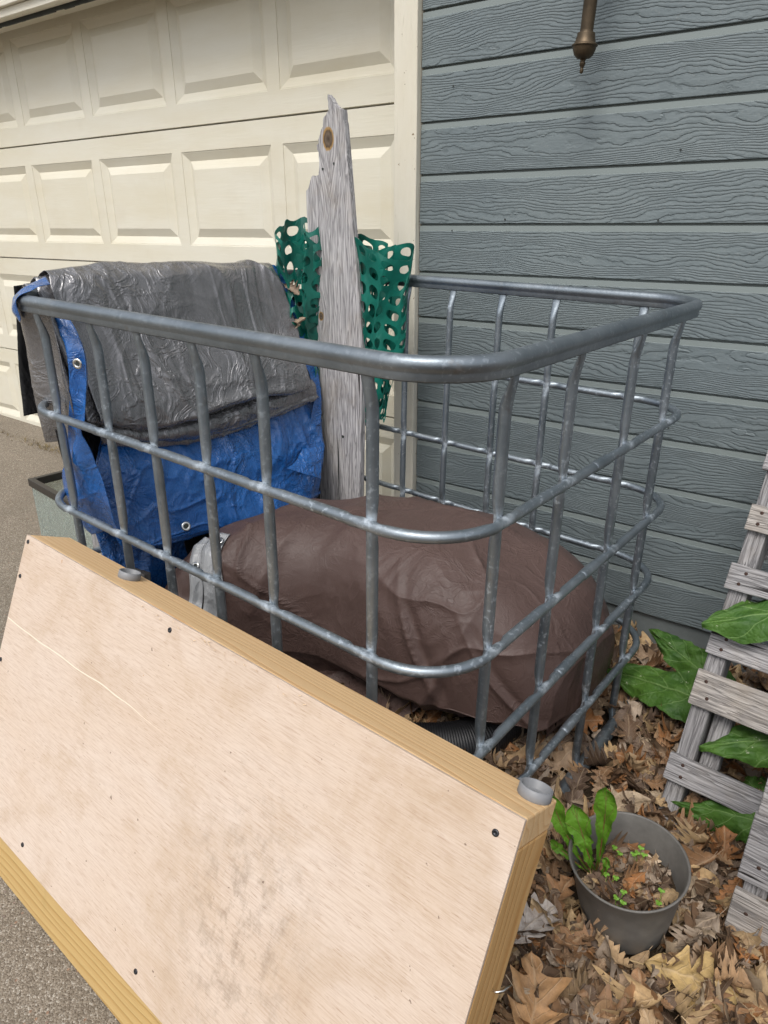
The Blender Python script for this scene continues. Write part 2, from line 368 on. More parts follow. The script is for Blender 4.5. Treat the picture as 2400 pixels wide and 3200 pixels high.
SIDING = mat_siding()
CREAM = mat_cream('garage_door_paint', (0.67, 0.64, 0.54), .5)
TRIM = mat_cream('trim_paint', (0.68, 0.65, 0.56), 1.3, 'z', True)
TRIMX = mat_cream('header_paint', (0.68, 0.65, 0.56), 1.3, 'x', True)
GALV = mat_galv(); GALVT = mat_galv('galvanised_steel_rail', .95, .18); GALV2 = mat_galv('galvanised_steel_weathered', .85)
PINE = mat_wood('fresh_pine', (0.74, 0.52, 0.285), (0.64, 0.39, 0.185), 'x', 16, dirt=(.38, .25, .13))
PINEZ = mat_wood('fresh_pine_upright', (0.62, 0.39, 0.17), (0.50, 0.27, 0.095), 'z', 16, dirt=(.36, .22, .10))
TREAT = mat_wood('treated_yellow_pine', (0.53, 0.37, 0.16), (0.40, 0.245, 0.085), 'x', 26, dirt=(.27, .22, .09))
PLY = mat_ply()
RUBBER = mat_plain('grey_plastic', (.20, .205, .215), .5, var=.08)
SCREW = mat_plain('dark_screw', (.05, .05, .055), .4, .8, var=.3, scale=300)
CHROME = mat_plain('bright_metal', (.72, .72, .70), .22, 1.0, var=.1)
GREY = mat_tarp('grey_tarp_sheet', (.185, .182, .188), .24, 1.0, light=(.33, .325, .335), crk=4.0, crd=.0060, st=(1, 1.4, .5), coat=.9, fineamt=.04)
GREY.node_tree.nodes['Principled BSDF'].inputs['Metallic'].default_value = .5
BLACKT = mat_tarp('black_tarp_and_shade', (.014, .014, .015), .5, .3)  # outer fold, and the added sheet that stands for shade under the tarps
BLUE = mat_tarp('blue_tarp_sheet', (.009, .090, .31), .26, .8, light=(.018, .145, .43), crk=6, crd=.0055, st=(1, 1, .9), coat=.4, fineamt=.14)
BROWN = mat_tarp('brown_tarp_sheet', (.080, .050, .043), .47, .42, light=(.106, .070, .061), crk=5.5, crd=.0024, st=(1, 1, .6), fineamt=.22)
SILV = mat_tarp('silver_tarp_sheet', (.31, .32, .33), .28, .9, crk=9)
NETM = mat_plain('green_mesh_plastic', (.005, .125, .092), .32, 0, .5, var=.4, scale=9)
BRONZE = mat_plain('aged_bronze', (.085, .062, .038), .48, .7, var=.45, scale=14)
POTM = mat_plain('grey_plastic_pot', (.125, .118, .108), .5, 0, .4, var=.22, scale=26)
BPIPE = mat_plain('black_plastic', (.006, .006, .007), .5, 0, .5, var=.2)
LITTER = mat_leaf_litter()
BURD = mat_green_leaf('burdock_leaf', (.027, .078, .012), (.070, .150, .022), (.17, .27, .09), True, .0)
DAND = mat_green_leaf('dandelion_leaf', (.060, .150, .009), (.095, .215, .014), (.17, .12, .05))
CLOV = mat_plain('clover_leaf', (.15, .31, .03), .5, var=.15)
STEM = mat_plain('green_stem', (.09, .17, .03), .5)
REDST = mat_plain('reddish_stalk', (.16, .055, .03), .5)
CONC = mat_concrete(); SOIL = mat_soil()
SLAB = mat_plain('pale_concrete', (.40, .37, .32), .9, var=.2, scale=30, bump=.004)
DARKR = mat_plain('dark_rubber', (.025, .03, .027), .7, var=.3)
TANKR = mat_plain('tank_rim_plastic', (.03, .026, .022), .4, var=.2)
GLASS = mat_glass()
RUST = mat_plain('rusty_nail', (.055, .028, .02), .8, .3, var=.5, scale=200)
TWIG = mat_plain('dry_twig', (.16, .11, .07), .8, var=.3)

# ------------------------------------------------------------------ ground
def flat(name, pts, z, mat, lab, cat=None):
    o = mesh(name, [(x, y, z) for x, y in pts], [tuple(range(len(pts)))], mat, None, False)
    tag(o, lab, cat, kind='structure'); return o
flat('ground', [(-80, -80), (80, -80), (80, 80), (-80, 80)], -0.012, SOIL, 'bare dark soil under the leaves', 'ground')
flat('driveway', [(-0.05, -60), (-0.12, -0.5), (-0.50, 0.3), (-0.90, 1.17), (-0.90, 1.40), (-30, -0.55), (-30, -60)], -0.003, CONC, 'grey tan exposed aggregate concrete driveway', 'driveway')

# ------------------------------------------------------------------ house (local frame: x along the wall, -y out of it)
HM = Matrix(((0.9979, -0.063, -0.017, 0), (0.063, 0.998, -0.001, 1.231), (0.017, 0, 0.99986, 0), (0, 0, 0, 1)))
house = empty('house_wall', (0, 0, 0), 'grey green wood grain lap siding wall with cream garage door frame', 'wall')
EXP, Z0 = 0.135, 1.739
def siding(x0, x1, kmin, kmax):
    V, F = [], []
    for k in range(kmin, kmax):
        zb = Z0 - k * EXP; zt = zb + EXP
        n = len(V); NX = 60; prof = [(0.0, zt - .0005), (-0.0002, zt - .0055), (-0.0096, zt - .0060), (-0.0100, zt - .0195), (-0.0108, zt - .0205), (-0.0120, zb + .0012), (-0.0112, zb), (0.0, zb - .0003)]
        for i in range(NX + 1):
            x = x0 + (x1 - x0) * i / NX
            wv = .0007 * noise.noise(Vector((x * 3, k * 5.1, 0)))
            for y, z in prof: V.append((x, y, z + (wv if z < zb + .01 else 0)))
        P = len(prof)
        for i in range(NX):
            for j in range(P - 1):
                a = n + i * P + j; F.append((a, a + 1, a + P + 1, a + P))
    return V, F
V, F = siding(-0.905, 3.2, -11, 13)
s_ = mesh('siding', V, F, SIDING, house, False, HM)
# boards behind the siding so that the wall has depth
boxo('wall_core', (-0.900, 3.2, 0.002, 0.22, -0.05, 3.2), mat_plain('wall_core_paint', (.15, .17, .17), .7), house, HM)
# jamb, stop and header of the garage opening
def rough_board(name, b, mat, M, seg=40, axis=2, amp=.0016):
    x0, x1, y0, y1, z0, z1 = b; V, F = [], []
    L0, L1 = ((z0, z1) if axis == 2 else (x0, x1))
    for i in range(seg + 1):
        t = L0 + (L1 - L0) * i / seg
        a, c = ((x0, x1) if axis == 2 else (z0, z1))
        q = [amp * noise.noise(Vector((t * 9, s * 7.7, 3))) for s in range(4)]
        for (u, y), d in zip(((a, y0), (c, y0), (c, y1), (a, y1)), q):
            V.append((u + d, y, t) if axis == 2 else (t, y, u + d))
    for i in range(seg):
        for j in range(4):
            a = i * 4 + j; b_ = i * 4 + (j + 1) % 4; F.append((a, b_, b_ + 4, a + 4))
    F.append((3, 2, 1, 0)); F.append(tuple(seg * 4 + k for k in range(4)))
    o = mesh(name, V, F, mat, house, False, M); bevel(o, .003); return o
rough_board('door_jamb_trim', (-0.987, -0.908, -0.032, 0.20, 0.0, 2.60), TRIM, HM)
rough_board('door_header_trim', (-6.2, -0.988, -0.032, 0.20, 2.035, 2.40), TRIMX, HM, axis=0)
boxo('door_header_stop', (-6.2, -0.989, -0.014, 0.03, 2.004, 2.034), TRIMX, house, HM)
boxo('door_header_strip', (-6.2, -0.989, 0.04, 0.175, 2.024, 2.0345), TRIMX, house, HM)
V, F = [], []
for i in range(160):
    x0 = -6.2 + i * 5.2 / 160; d = .005 * noise.noise(Vector((x0 * 14, 0, 0)))
    box(V, F, x0, x0 + 5.2 / 160, 0.031, 0.039, 1.990 + d, 2.034)
mesh('weather_seal', V, F, DARKR, house, False, HM)
boxo('upper_wall', (-6.2, -0.92, 0.0, 0.2, 2.405, 3.2), mat_plain('upper_wall_paint', (.15, .17, .17), .7), house, HM)
boxo('door_sill', (-6.2, -0.990, 0.02, 0.30, -0.02, 0.012), SLAB, house, HM, .004)
# small nails sunk in the siding and the knots in the trim
V, F = [], []
for (x, z) in ((-.62, 1.21), (-.2, 1.205), (.24, 1.20), (-.17, 1.36), (-.79, 1.18), (-.62, .82), (-.1, .69), (.3, .62), (-.8, 1.55), (.1, 1.1)):
    n = len(V)
    for k in range(8):
        a = k * math.pi / 4; V.append((x + .0026 * math.cos(a), -.0142, z + .0026 * math.sin(a)))
    F.append(tuple(n + k for k in range(8)))
mesh('nail_heads', V, F, DARKR, house, False, HM)

# garage door
door = empty('garage_door', (-2, 1.3, 0), 'cream garage door of raised rectangular panels beside the grey wall', 'garage door')
DI = Matrix.Translation((2, -1.3, 0)) @ HM
def door_section(z0, z1):
    V, F = [], []; pitch, wd = .568, .508; y0 = 0.2
    xs = []
    cols = [(-1.646 - k * pitch, -1.646 - k * pitch + wd) for k in range(8)][::-1]
    z0 += .0035; z1 -= .0035
    if z1 - z0 > .5: pz0, pz1 = z0 + .080, z1 - .085
    else: pz0, pz1 = z0 + .07, z1 - .08
    def quad(a, b, c, d): n = len(V); V.extend([a, b, c, d]); F.append((n, n + 1, n + 2, n + 3))
    XL, XR = -6.2, -0.95
    quad((XL, y0, z0), (XR, y0, z0), (XR, y0, pz0), (XL, y0, pz0)); quad((XL, y0, pz1), (XR, y0, pz1), (XR, y0, z1), (XL, y0, z1))
    quad((XL, y0 + .03, z0 - .002), (XR, y0 + .03, z0 - .002), (XR, y0, z0), (XL, y0, z0))
    quad((XL, y0, z1), (XR, y0, z1), (XR, y0 + .03, z1 + .002), (XL, y0 + .03, z1 + .002))
    last = XL
    for a, b in cols:
        quad((last, y0, pz0), (a, y0, pz0), (a, y0, pz1), (last, y0, pz1)); last = b
        # outer lip, v-groove, raised field
        rings = [(0.0, 0.0), (0.0015, 0.0030), (0.0045, 0.0030), (0.034, 0.0165), (0.067, 0.0015), (0.069, 0.0015)]
        pts = []
        for ins, dp in rings:
            pts.append([(a + ins, y0 + dp, pz0 + ins), (b - ins, y0 + dp, pz0 + ins), (b - ins, y0 + dp, pz1 - ins), (a + ins, y0 + dp, pz1 - ins)])
        for r in range(len(rings) - 1):
            for k in range(4):
                l = (k + 1) % 4; quad(pts[r][k], pts[r][l], pts[r + 1][l], pts[r + 1][k])
        quad(*pts[-1])
    quad((last, y0, pz0), (XR, y0, pz0), (XR, y0, pz1), (last, y0, pz1))
    return V, F
for a, b in ((0.012, .512), (.512, 1.030), (1.030, 1.560), (1.560, 2.090)):
    V, F = door_section(a, b); mesh('door_section', V, F, CREAM, door, False, DI)
boxo('bottom_seal', (-6.2, -0.989, 0.185, 0.215, 0.0125, 0.020), DARKR, door, DI, .001)

# wall lantern tail
lan = empty('wall_lantern', (-0.408, 1.086, 1.578), 'aged bronze wall lantern tail hanging down in front of the siding', 'lamp'); lan.scale = (.84, .84, .84); lan.location.z = 1.568
V, F = [], []
lathe(V, F, [(0, -.062), (.004, -.060), (.0055, -.054), (.004, -.048), (.007, -.042), (.0085, -.037), (.006, -.031), (.009, -.027), (.018, -.025), (.026, -.017), (.0305, -.006), (.032, .002), (.0345, .003), (.0350, .005), (.0345, .007), (.0310, .008), (.0285, .012), (.0255, .022), (.0240, .032), (.0236, .034), (.0225, .0345), (.0182, .035), (.0178, .040)], 32)
LM = Matrix.Translation((0, 0, 0.0)) @ Euler((R(-1.0), R(1.5), 0)).to_matrix().to_4x4()
bevel(mesh('finial', V, F, BRONZE, lan, True, LM), .0006)
V, F = [], []; lathe(V, F, [(.0175, .036), (.0195, .30), (.024, .31), (.026, .325), (.05, .345), (.06, .36), (.06, .37)], 32)
mesh('pole', V, F, BRONZE, lan, True, LM)
V, F = [], []; sweep(V, F, [Vector((0, 0, .25)), Vector((.0, .06, .25)), Vector((0, .11, .27)), Vector((0, .125, .27))], lambda i: (.009, .009, 0, 0), 10)
mesh('bracket_arm', V, F, BRONZE, lan, True)
boxo('wall_plate', (-.05, .05, .118, .135, .16, .42), BRONZE, lan, None, .006)
V, F = [], []; lathe(V, F, [(.06, .372), (.085, .60), (.09, .605), (.03, .68), (.0, .70)], 6)
mesh('lantern_glass', V, F, mat_plain('frosted_lantern_glass', (.7, .68, .6), .3), lan, False, LM)

# ------------------------------------------------------------------ tank cage
W_, D_ = 1.166, 0.98
cage = empty('tank_cage', (-W_ / 2, D_ / 2, 0), 'galvanised steel tube cage open on top, standing on the leaves with folded tarps in it', 'cage')
CI = Matrix.Translation((W_ / 2, -D_ / 2, 0))
def ring_pts(z, r=.12, step=.012, grow=0.0):
    x0, x1, y0, y1 = -W_ - grow, 0 + grow, 0 - grow, D_ + grow
    P = []
    def line(a, b):
        n = max(2, int((Vector(b) - Vector(a)).length / step))
        for i in range(n): P.append(Vector(a).lerp(Vector(b), i / n))
    def arc(cx, cy, a0):
        for i in range(12): a = a0 + (math.pi / 2) * i / 12; P.append(Vector((cx + r * math.cos(a), cy + r * math.sin(a), z)))
    line((x0 + r, y0, z), (x1 - r, y0, z)); arc(x1 - r, y0 + r, -math.pi / 2)
    line((x1, y0 + r, z), (x1, y1 - r, z)); arc(x1 - r, y1 - r, 0)
    line((x1 - r, y1, z), (x0 + r, y1, z)); arc(x0 + r, y1 - r, math.pi / 2)
    line((x0, y1 - r, z), (x0, y0 + r, z)); arc(x0 + r, y0 + r, math.pi)
    return P
UX = [-1.022, -.8215, -.669, -.514, -.3617, -.1427]
UY = [.133, .339, .596, .81]
ups = [(x, 0, 0, 1) for x in UX] + [(x, D_, 0, -1) for x in UX] + [(0, y, -1, 0) for y in UY] + [(-W_, y, 1, 0) for y in UY]   # x, y, inward dir
LV = [1.039, .808, .588, .397, .210]
# top rail: tube with a lip hanging below it
P = ring_pts(LV[0], step=.02); V, F = [], []
sec = []
for k in range(15):
    a = R(-48 + (276) * k / 14); sec.append((.0115 * math.cos(a), .0115 * math.sin(a) + .003))
sec += [(-.0068, -.0085), (-.0076, -.0165), (-.0060, -.0188), (-.003, -.0145), (.003, -.0145), (.0060, -.0188), (.0076, -.0165), (.0068, -.0085)]
n_ = len(P); ns = len(sec)
for i, p in enumerate(P):
    t = (P[(i + 1) % n_] - P[i - 1]).normalized(); s = t.cross(Vector((0, 0, 1)))
    for a, b in sec: V.append(p + s * a + Vector((0, 0, b)))
for i in range(n_):
    j = (i + 1) % n_
    for k in range(ns):
        l = (k + 1) % ns; F.append((i * ns + k, j * ns + k, j * ns + l, i * ns + l))
mesh('top_rail', V, F, GALVT, cage, True, CI)
def dent(p):
    d = 1e9
    for x, y, ix, iy in ups:
        q = (Vector((x, y)) - Vector((p.x, p.y))).length; d = min(d, abs(q - .026) if q > .012 else 1.0)
    return max(0.0, 1 - d / .014)
for z in LV[1:]:
    P = ring_pts(z, step=.007); V, F = [], []
    dn_ = [dent(p) for p in P]
    sweep(V, F, P, lambda i: (.0088 - .0036 * dn_[i], .0088 + .0004 * dn_[i], .0034 * dn_[i], 0), 12, True)
    # a crimped sleeve where the tube ends meet, on the right-hand side
    i0 = min(range(len(P)), key=lambda i: (P[i] - Vector((0, .47 + (z * 13 % 1 - .5) * .12, z))).length)
    sweep(V, F, [P[i0 + j] for j in range(-5, 6)], lambda i: (.0102, .0102, 0, 0) if 0 < i < 10 else (.0082, .0082, 0, 0), 12)
    def near(p): return max([0] + [1 - (Vector((x, y)) - Vector((p.x, p.y))).length / .022 for x, y, a, b in ups])
    CC = [(max(0, near(v)),) * 3 + (1,) for v in V]
    mesh('ring_rail', V, F, GALV, cage, True, CI, col=CC)
P = ring_pts(.022, step=.02, grow=.004); V, F = [], []
sweep(V, F, P, lambda i: (.0165, .0165, 0, 0), 14, True); mesh('bottom_rail', V, F, GALV2, cage, True, CI)
def upright(x, y, ix, iy, sd):
    V, F = [], []; P = []; Rr = []
    zt = LV[0] - .012; n = 150; inn = Vector((ix, iy, 0)); side = Vector((-iy, ix, 0))
    for i in range(n + 1):
        z = zt - (zt + .004) * i / n
        f = 0.0; off = .0165
        tp = max(0, 1 - (zt - z) / .060); tp = tp * tp * (3 - 2 * tp)
        for L in LV[1:]:
            d = abs(z - L); q = max(0, 1 - d / .040); f = max(f, q * q * (3 - 2 * q))
        bt = max(0, 1 - z / .05)
        ra = .0092 + .0022 * tp; rb = .0092 * (1 - .40 * f) * (1 - .62 * tp) * (1 - .4 * bt)
        off = .0115 * (1 - tp) * (1 - bt * .7) - .0022 * f * (1 - tp)
        P.append(Vector((x, y, z)) + inn * off); Rr.append((ra, rb))
    for i, p in enumerate(P):
        ra, rb = Rr[i]
        for k in range(14):
            a = 2 * math.pi * k / 14
            # a shallow weld seam groove on one side of the tube
            g = 1 - .14 * math.exp(-((a - 3.6) / .28) ** 2)
            V.append(p + side * ra * math.cos(a) * g + inn * rb * math.sin(a) * g)
    for i in range(n):
        for k in range(14):
            l = (k + 1) % 14; F.append((i * 14 + k, i * 14 + l, (i + 1) * 14 + l, (i + 1) * 14 + k))
    F.append(tuple(range(13, -1, -1))); F.append(tuple(n * 14 + k for k in range(14)))
    mesh('upright', V, F, GALV, cage, True, CI, col=[(max([0] + [1 - abs(v.z - L) / .03 for L in LV[1:]]),) * 3 + (1,) for v in V])
for i, u in enumerate(ups): upright(*u, i)

# ------------------------------------------------------------------ sheets of tarp
def sheet(name, rows, mat, parent, M=None, nu=90, nv=60, seed=0., amp=.006, sc=7., big=.0, bs=2.5, th=.0012, fold=None, edge=.0, st=(1, 1, .4)):
    G = [[Vector(p) for p in r] for r in rows]; V, F = [], []
    cols = []
    for j in range(nv + 1):
        cols.append([spline([spline(r, j / nv) for r in G], i / nu) for i in range(nu + 1)])
    Pp = [[cols[j][i] for j in range(nv + 1)] for i in range(nu + 1)]
    for i in range(nu + 1):
        for j in range(nv + 1):
            a = Pp[min(i + 1, nu)][j] - Pp[max(i - 1, 0)][j]; b = Pp[i][min(j + 1, nv)] - Pp[i][max(j - 1, 0)]
            n = a.cross(b); n = n.normalized() if n.length > 1e-9 else Vector((1, 0, 0))
            p = Pp[i][j]
            d = wrinkle(p, sc, seed, st) * amp + fbm(p * bs + Vector((seed, 0, 0)), 3) * big
            d += amp * .25 * ridge(p, sc * 3.1, sc * 3.1, sc * 2.6, seed + 5, 3.5) * max(0, noise.noise(p * 5 + Vector((seed, 1, 1))) + .25)
            if fold: d += fold(i / nu, j / nv)
            V.append(p + n * d)
    for i in range(nu):
        for j in range(nv):
            a = i * (nv + 1) + j; F.append((a, a + 1, a + nv + 2, a + nv + 1))
    o = mesh(name, V, F, mat, parent, True, M)
    m = o.modifiers.new('solid', 'SOLIDIFY'); m.thickness = th; m.offset = 0
    return o
def ringo(name, c, nrm, r, mat, parent, t=.0022, M=None):
    """metal grommet"""
    V, F = [], []; nrm = Vector(nrm).normalized(); u = nrm.orthogonal().normalized(); v = nrm.cross(u)
    N, K = 20, 6
    for i in range(N):
        a = 2 * math.pi * i / N; d = u * math.cos(a) + v * math.sin(a)
        for k in range(K):
            b = 2 * math.pi * k / K; V.append(Vector(c) + d * (r + t * 1.6 * math.cos(b)) + nrm * t * .7 * math.sin(b))
    for i in range(N):
        for k in range(K):
            F.append((i * K + k, i * K + (k + 1) % K, ((i + 1) % N) * K + (k + 1) % K, ((i + 1) % N) * K + k))
    mesh(name, V, F, mat, parent, True, M)
    V = [Vector(c) + (u * math.cos(a) + v * math.sin(a)) * r * .92 - nrm * .0002 for a in [2 * math.pi * i / N for i in range(N)]]
    mesh('grommet_hole', V, [tuple(range(N))], DARKR, parent, False, M)

G1 = [[(-1.15, 0.102, 1.079), (-1.15, 0.232, 1.086), (-1.15, 0.388, 1.084), (-1.15, 0.566, 1.079), (-1.15, 0.76, 1.072)],
 [(-1.125, 0.093, 1.042), (-1.125, 0.229, 1.054), (-1.125, 0.385, 1.051), (-1.125, 0.564, 1.049), (-1.125, 0.759, 1.039)],
 [(-1.09, 0.103, 0.935), (-1.09, 0.237, 0.925), (-1.09, 0.4, 0.921), (-1.09, 0.588, 0.916), (-1.09, 0.788, 0.912)],
 [(-1.04, 0.102, 0.827), (-1.04, 0.221, 0.805), (-1.04, 0.378, 0.801), (-1.04, 0.57, 0.812), (-1.04, 0.766, 0.81)],
 [(-1.03, 0.105, 0.784), (-1.03, 0.223, 0.74), (-1.03, 0.373, 0.737), (-1.03, 0.567, 0.747), (-1.03, 0.777, 0.748)],
 [(-1.07, 0.128, 0.783), (-1.07, 0.245, 0.74), (-1.07, 0.404, 0.741), (-1.07, 0.603, 0.753), (-1.07, 0.806, 0.751)]]
G2 = [[(-1.09, 0.137, 0.79), (-1.09, 0.26, 0.749), (-1.09, 0.42, 0.752), (-1.09, 0.621, 0.765), (-1.09, 0.827, 0.765)],
 [(-1.05, 0.118, 0.77), (-1.05, 0.239, 0.725), (-1.05, 0.39, 0.713), (-1.05, 0.595, 0.721), (-1.05, 0.813, 0.729)],
 [(-1.04, 0.118, 0.73), (-1.04, 0.241, 0.689), (-1.04, 0.398, 0.668), (-1.04, 0.588, 0.671), (-1.04, 0.822, 0.696)],
 [(-1.08, 0.145, 0.724), (-1.08, 0.267, 0.687), (-1.08, 0.429, 0.668), (-1.08, 0.623, 0.673), (-1.08, 0.863, 0.696)]]
G3 = [[(-1.126, 0.02, 1.022), (-1.06, 0.02, 1.033), (-0.986, 0.02, 1.036)],
 [(-1.138, 0.03, 0.938), (-1.069, 0.03, 0.953), (-0.981, 0.03, 0.957)],
 [(-1.156, 0.04, 0.849), (-1.068, 0.04, 0.855), (-0.987, 0.04, 0.864)],
 [(-1.171, 0.05, 0.762), (-1.103, 0.05, 0.767), (-1.014, 0.05, 0.784)],
 [(-1.188, 0.06, 0.706), (-1.118, 0.06, 0.712), (-1.07, 0.06, 0.73)]]
B1 = [[(-1.028, 0.045, 1.018), (-1.007, 0.045, 1.023), (-0.989, 0.045, 1.018)],
 [(-0.973, 0.04, 0.95), (-0.946, 0.04, 0.947), (-0.92, 0.04, 0.934)],
 [(-0.984, 0.04, 0.875), (-0.958, 0.04, 0.859), (-0.943, 0.04, 0.82)],
 [(-1.027, 0.03, 0.779), (-0.986, 0.03, 0.779), (-0.953, 0.03, 0.782)],
 [(-1.093, 0.03, 0.675), (-1.023, 0.03, 0.706), (-0.951, 0.03, 0.743)],
 [(-1.136, 0.04, 0.622), (-1.036, 0.04, 0.654), (-0.961, 0.04, 0.68)],
 [(-1.124, 0.05, 0.56), (-1.032, 0.05, 0.589), (-0.951, 0.05, 0.611)],
 [(-1.084, 0.08, 0.49), (-1.014, 0.08, 0.51), (-0.957, 0.08, 0.523)]]
B2 = [[(-1.1, 0.155, 0.737), (-1.1, 0.302, 0.705), (-1.1, 0.485, 0.693), (-1.1, 0.687, 0.7), (-1.1, 0.892, 0.713)],
 [(-1.04, 0.081, 0.65), (-1.04, 0.229, 0.609), (-1.04, 0.405, 0.588), (-1.04, 0.598, 0.566), (-1.04, 0.828, 0.55)],
 [(-1.02, 0.079, 0.559), (-1.02, 0.222, 0.521), (-1.02, 0.401, 0.492), (-1.02, 0.585, 0.475), (-1.02, 0.804, 0.476)],
 [(-1.0, 0.091, 0.494), (-1.0, 0.218, 0.448), (-1.0, 0.389, 0.433), (-1.0, 0.575, 0.411), (-1.0, 0.781, 0.423)],
 [(-1.0, 0.099, 0.472), (-1.0, 0.216, 0.433), (-1.0, 0.388, 0.416), (-1.0, 0.574, 0.395), (-1.0, 0.78, 0.396)],
 [(-1.03, 0.117, 0.467), (-1.03, 0.236, 0.428), (-1.03, 0.411, 0.414), (-1.03, 0.601, 0.397), (-1.03, 0.811, 0.396)]]
B4 = [[(-1.16, 0.75, 1.069), (-1.16, 0.769, 1.07), (-1.16, 0.791, 1.064)],
 [(-1.13, 0.76, 0.984), (-1.13, 0.785, 0.982), (-1.13, 0.816, 0.972)],
 [(-1.1, 0.777, 0.894), (-1.1, 0.803, 0.891), (-1.1, 0.839, 0.882)],
 [(-1.08, 0.805, 0.799), (-1.08, 0.825, 0.796), (-1.08, 0.855, 0.786)],
 [(-1.06, 0.822, 0.701), (-1.06, 0.835, 0.699), (-1.06, 0.854, 0.697)],
 [(-1.05, 0.793, 0.608), (-1.05, 0.821, 0.602), (-1.05, 0.84, 0.598)]]
B5 = [[(-1.140, 0.075, 1.058), (-1.10, 0.07, 1.080), (-1.04, 0.05, 1.070)],
 [(-1.135, 0.03, 1.052), (-1.09, 0.02, 1.062), (-1.03, 0.006, 1.062)],
 [(-1.120, 0.00, 1.020), (-1.085, -0.012, 1.030), (-1.055, -0.016, 1.045)],
 [(-1.095, 0.00, 0.998), (-1.080, -0.006, 0.998), (-1.070, -0.008, 1.005)]]
K1 = [[(-1.185, 0.039, 1.060), (-1.185, 0.25, 1.072), (-1.185, 0.76, 1.070)],
 [(-1.205, 0.04, 0.984), (-1.205, 0.25, 0.981), (-1.205, 0.76, 0.976)],
 [(-1.215, 0.029, 0.878), (-1.215, 0.25, 0.873), (-1.215, 0.76, 0.868)],
 [(-1.21, 0.016, 0.77), (-1.21, 0.25, 0.772), (-1.21, 0.76, 0.773)]]
gt = empty('grey_tarp', (-1.1, .45, .85), 'shiny grey folded tarp hung over the left rail of the cage', 'tarp')
GI = Matrix.Translation((1.1, -.45, -.85))
# sheet top row continues over the rail to the outside
over = [[(-1.215, y, .78 + .02 * math.sin(y * 9)) for y in (.10, .23, .39, .566, .76)], [(-1.212, y, .95) for y in (.10, .23, .39, .566, .76)],
        [(-1.195, y, 1.058) for y in (.10, .23, .39, .566, .76)], [(-1.172, y, z) for y, z in ((.102, 1.083), (.232, 1.090), (.388, 1.088), (.566, 1.083), (.76, 1.077))]]
dfold = lambda i, j: (.0015 * math.sin(j * 15 + i * 9 + 2 * math.sin(j * 5)) + .012 * math.exp(-((i - .90 - .03 * math.sin(j * 7)) / .03) ** 2)) * max(0, min(1, (i - .45) * 4))
sheet('folded_sheet', over + G1, GREY, gt, GI, 260, 240, 1.3, .010, 4.6, .004, fold=dfold, st=(1, 1.1, .4, 1))
for q in range(1, 5):
    d = q * .0065
    rows = [[(x - (-1.166) > 0 and (x - d * .9) or (x + d * .5), y - (.012 * q * (1 if y < .3 else .0)) + .02 * (q % 2) * (y < .3), z - d * .8) for (x, y, z) in r] for r in over[1:] + G1[:-1]]
    sheet('folded_sheet', rows, GREY, gt, GI, 80, 50, 1.3 + q, .004, 7.0, .002)
sheet('lower_fold', G2, GREY, gt, GI, 90, 150, 4.4, .011, 8.0, .006, fold=lambda i, j: .006 * math.sin(i * 14 + j * 3))
G2b = [[(x - .022, y, z - .018) for x, y, z in r] for r in G2]
sheet('lower_fold', G2b, GREY, gt, GI, 70, 120, 8.4, .009, 8.0, .005)
sheet('front_fold', G3, GREY, gt, GI, 120, 60, 6.1, .007, 9.0, .004, fold=lambda i, j: .012 * math.sin(j * 7 + i * 2))
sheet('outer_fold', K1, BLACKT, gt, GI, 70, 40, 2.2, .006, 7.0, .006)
# rolled end peeking out at the lower right of the bundle
V, F = [], []; pts = []
for i in range(60):
    a = i * .26; r = .004 + .00028 * i; pts.append((r * math.cos(a), r * math.sin(a)))
for k, (a, b) in enumerate(pts):
    for x in (0, .09): V.append((-1.052 + a * .9, .70 + x, .742 + b))
for k in range(59): F.append((2 * k, 2 * k + 1, 2 * k + 3, 2 * k + 2))
o = mesh('rolled_end', V, F, GREY, gt, True, GI); o.modifiers.new('s', 'SOLIDIFY').thickness = .0015

bt = empty('blue_tarp', (-1.05, .4, .5), 'bright blue tarp hanging below the grey tarp inside the cage', 'tarp')
BI = Matrix.Translation((1.05, -.4, -.5))
sheet('hanging_sheet', B2, BLUE, bt, BI, 150, 190, 3.3, .013, 8.0, .010, fold=lambda i, j: .009 * math.sin(j * 9 - i * 6) * max(0, min(1, i * 3)) * max(0, 1 - max(0, i - .75) * 4))
B2b = [[(x - .018, y + .004, z - .010) for x, y, z in r] for r in B2]
sheet('under_sheet', B2b, BLUE, bt, BI, 60, 80, 5.3, .008, 8.0, .006)
sheet('front_edge', B1, BLUE, bt, BI, 160, 50, 7.7, .005, 9.0, .006, fold=lambda i, j: .010 * math.sin(j * 5 + i * 8))
sheet('rear_edge', B4, BLUE, bt, BI, 120, 24, 9.1, .006, 14.0, .004)
flap = [[(-1.015, 0.723, 0.556), (-1.01, 0.757, 0.553), (-1.01, 0.796, 0.548)], [(-0.99, 0.668, 0.536), (-0.985, 0.717, 0.528), (-0.985, 0.772, 0.514)], [(-0.98, 0.622, 0.529), (-0.965, 0.682, 0.499), (-0.965, 0.747, 0.466)]]
sheet('corner_flap', flap, BLUE, bt, BI, 50, 50, 4.0, .003, 12.0, .001)
sheet('rail_wrap', B5, BLUE, bt, BI, 60, 50, 2.0, .004, 10.0, .002)
low = [[(-1.13, y, .47) for y in (.10, .18, .26, .34)], [(-1.10, y, .30) for y in (.10, .18, .26, .34)], [(-1.12, y, .14) for y in (.10, .18, .26, .34)], [(-1.07, y, .012) for y in (.08, .18, .26, .34)]]
lowk = [[(-1.145, y, 1.0) for y in (.07, .3, .6, .95)], [(-1.14, y, .60) for y in (.07, .3, .6, .95)], [(-1.145, y, .3) for y in (.30, .4, .6, .95)], [(-1.12, y, .012) for y in (.30, .4, .6, .95)]]
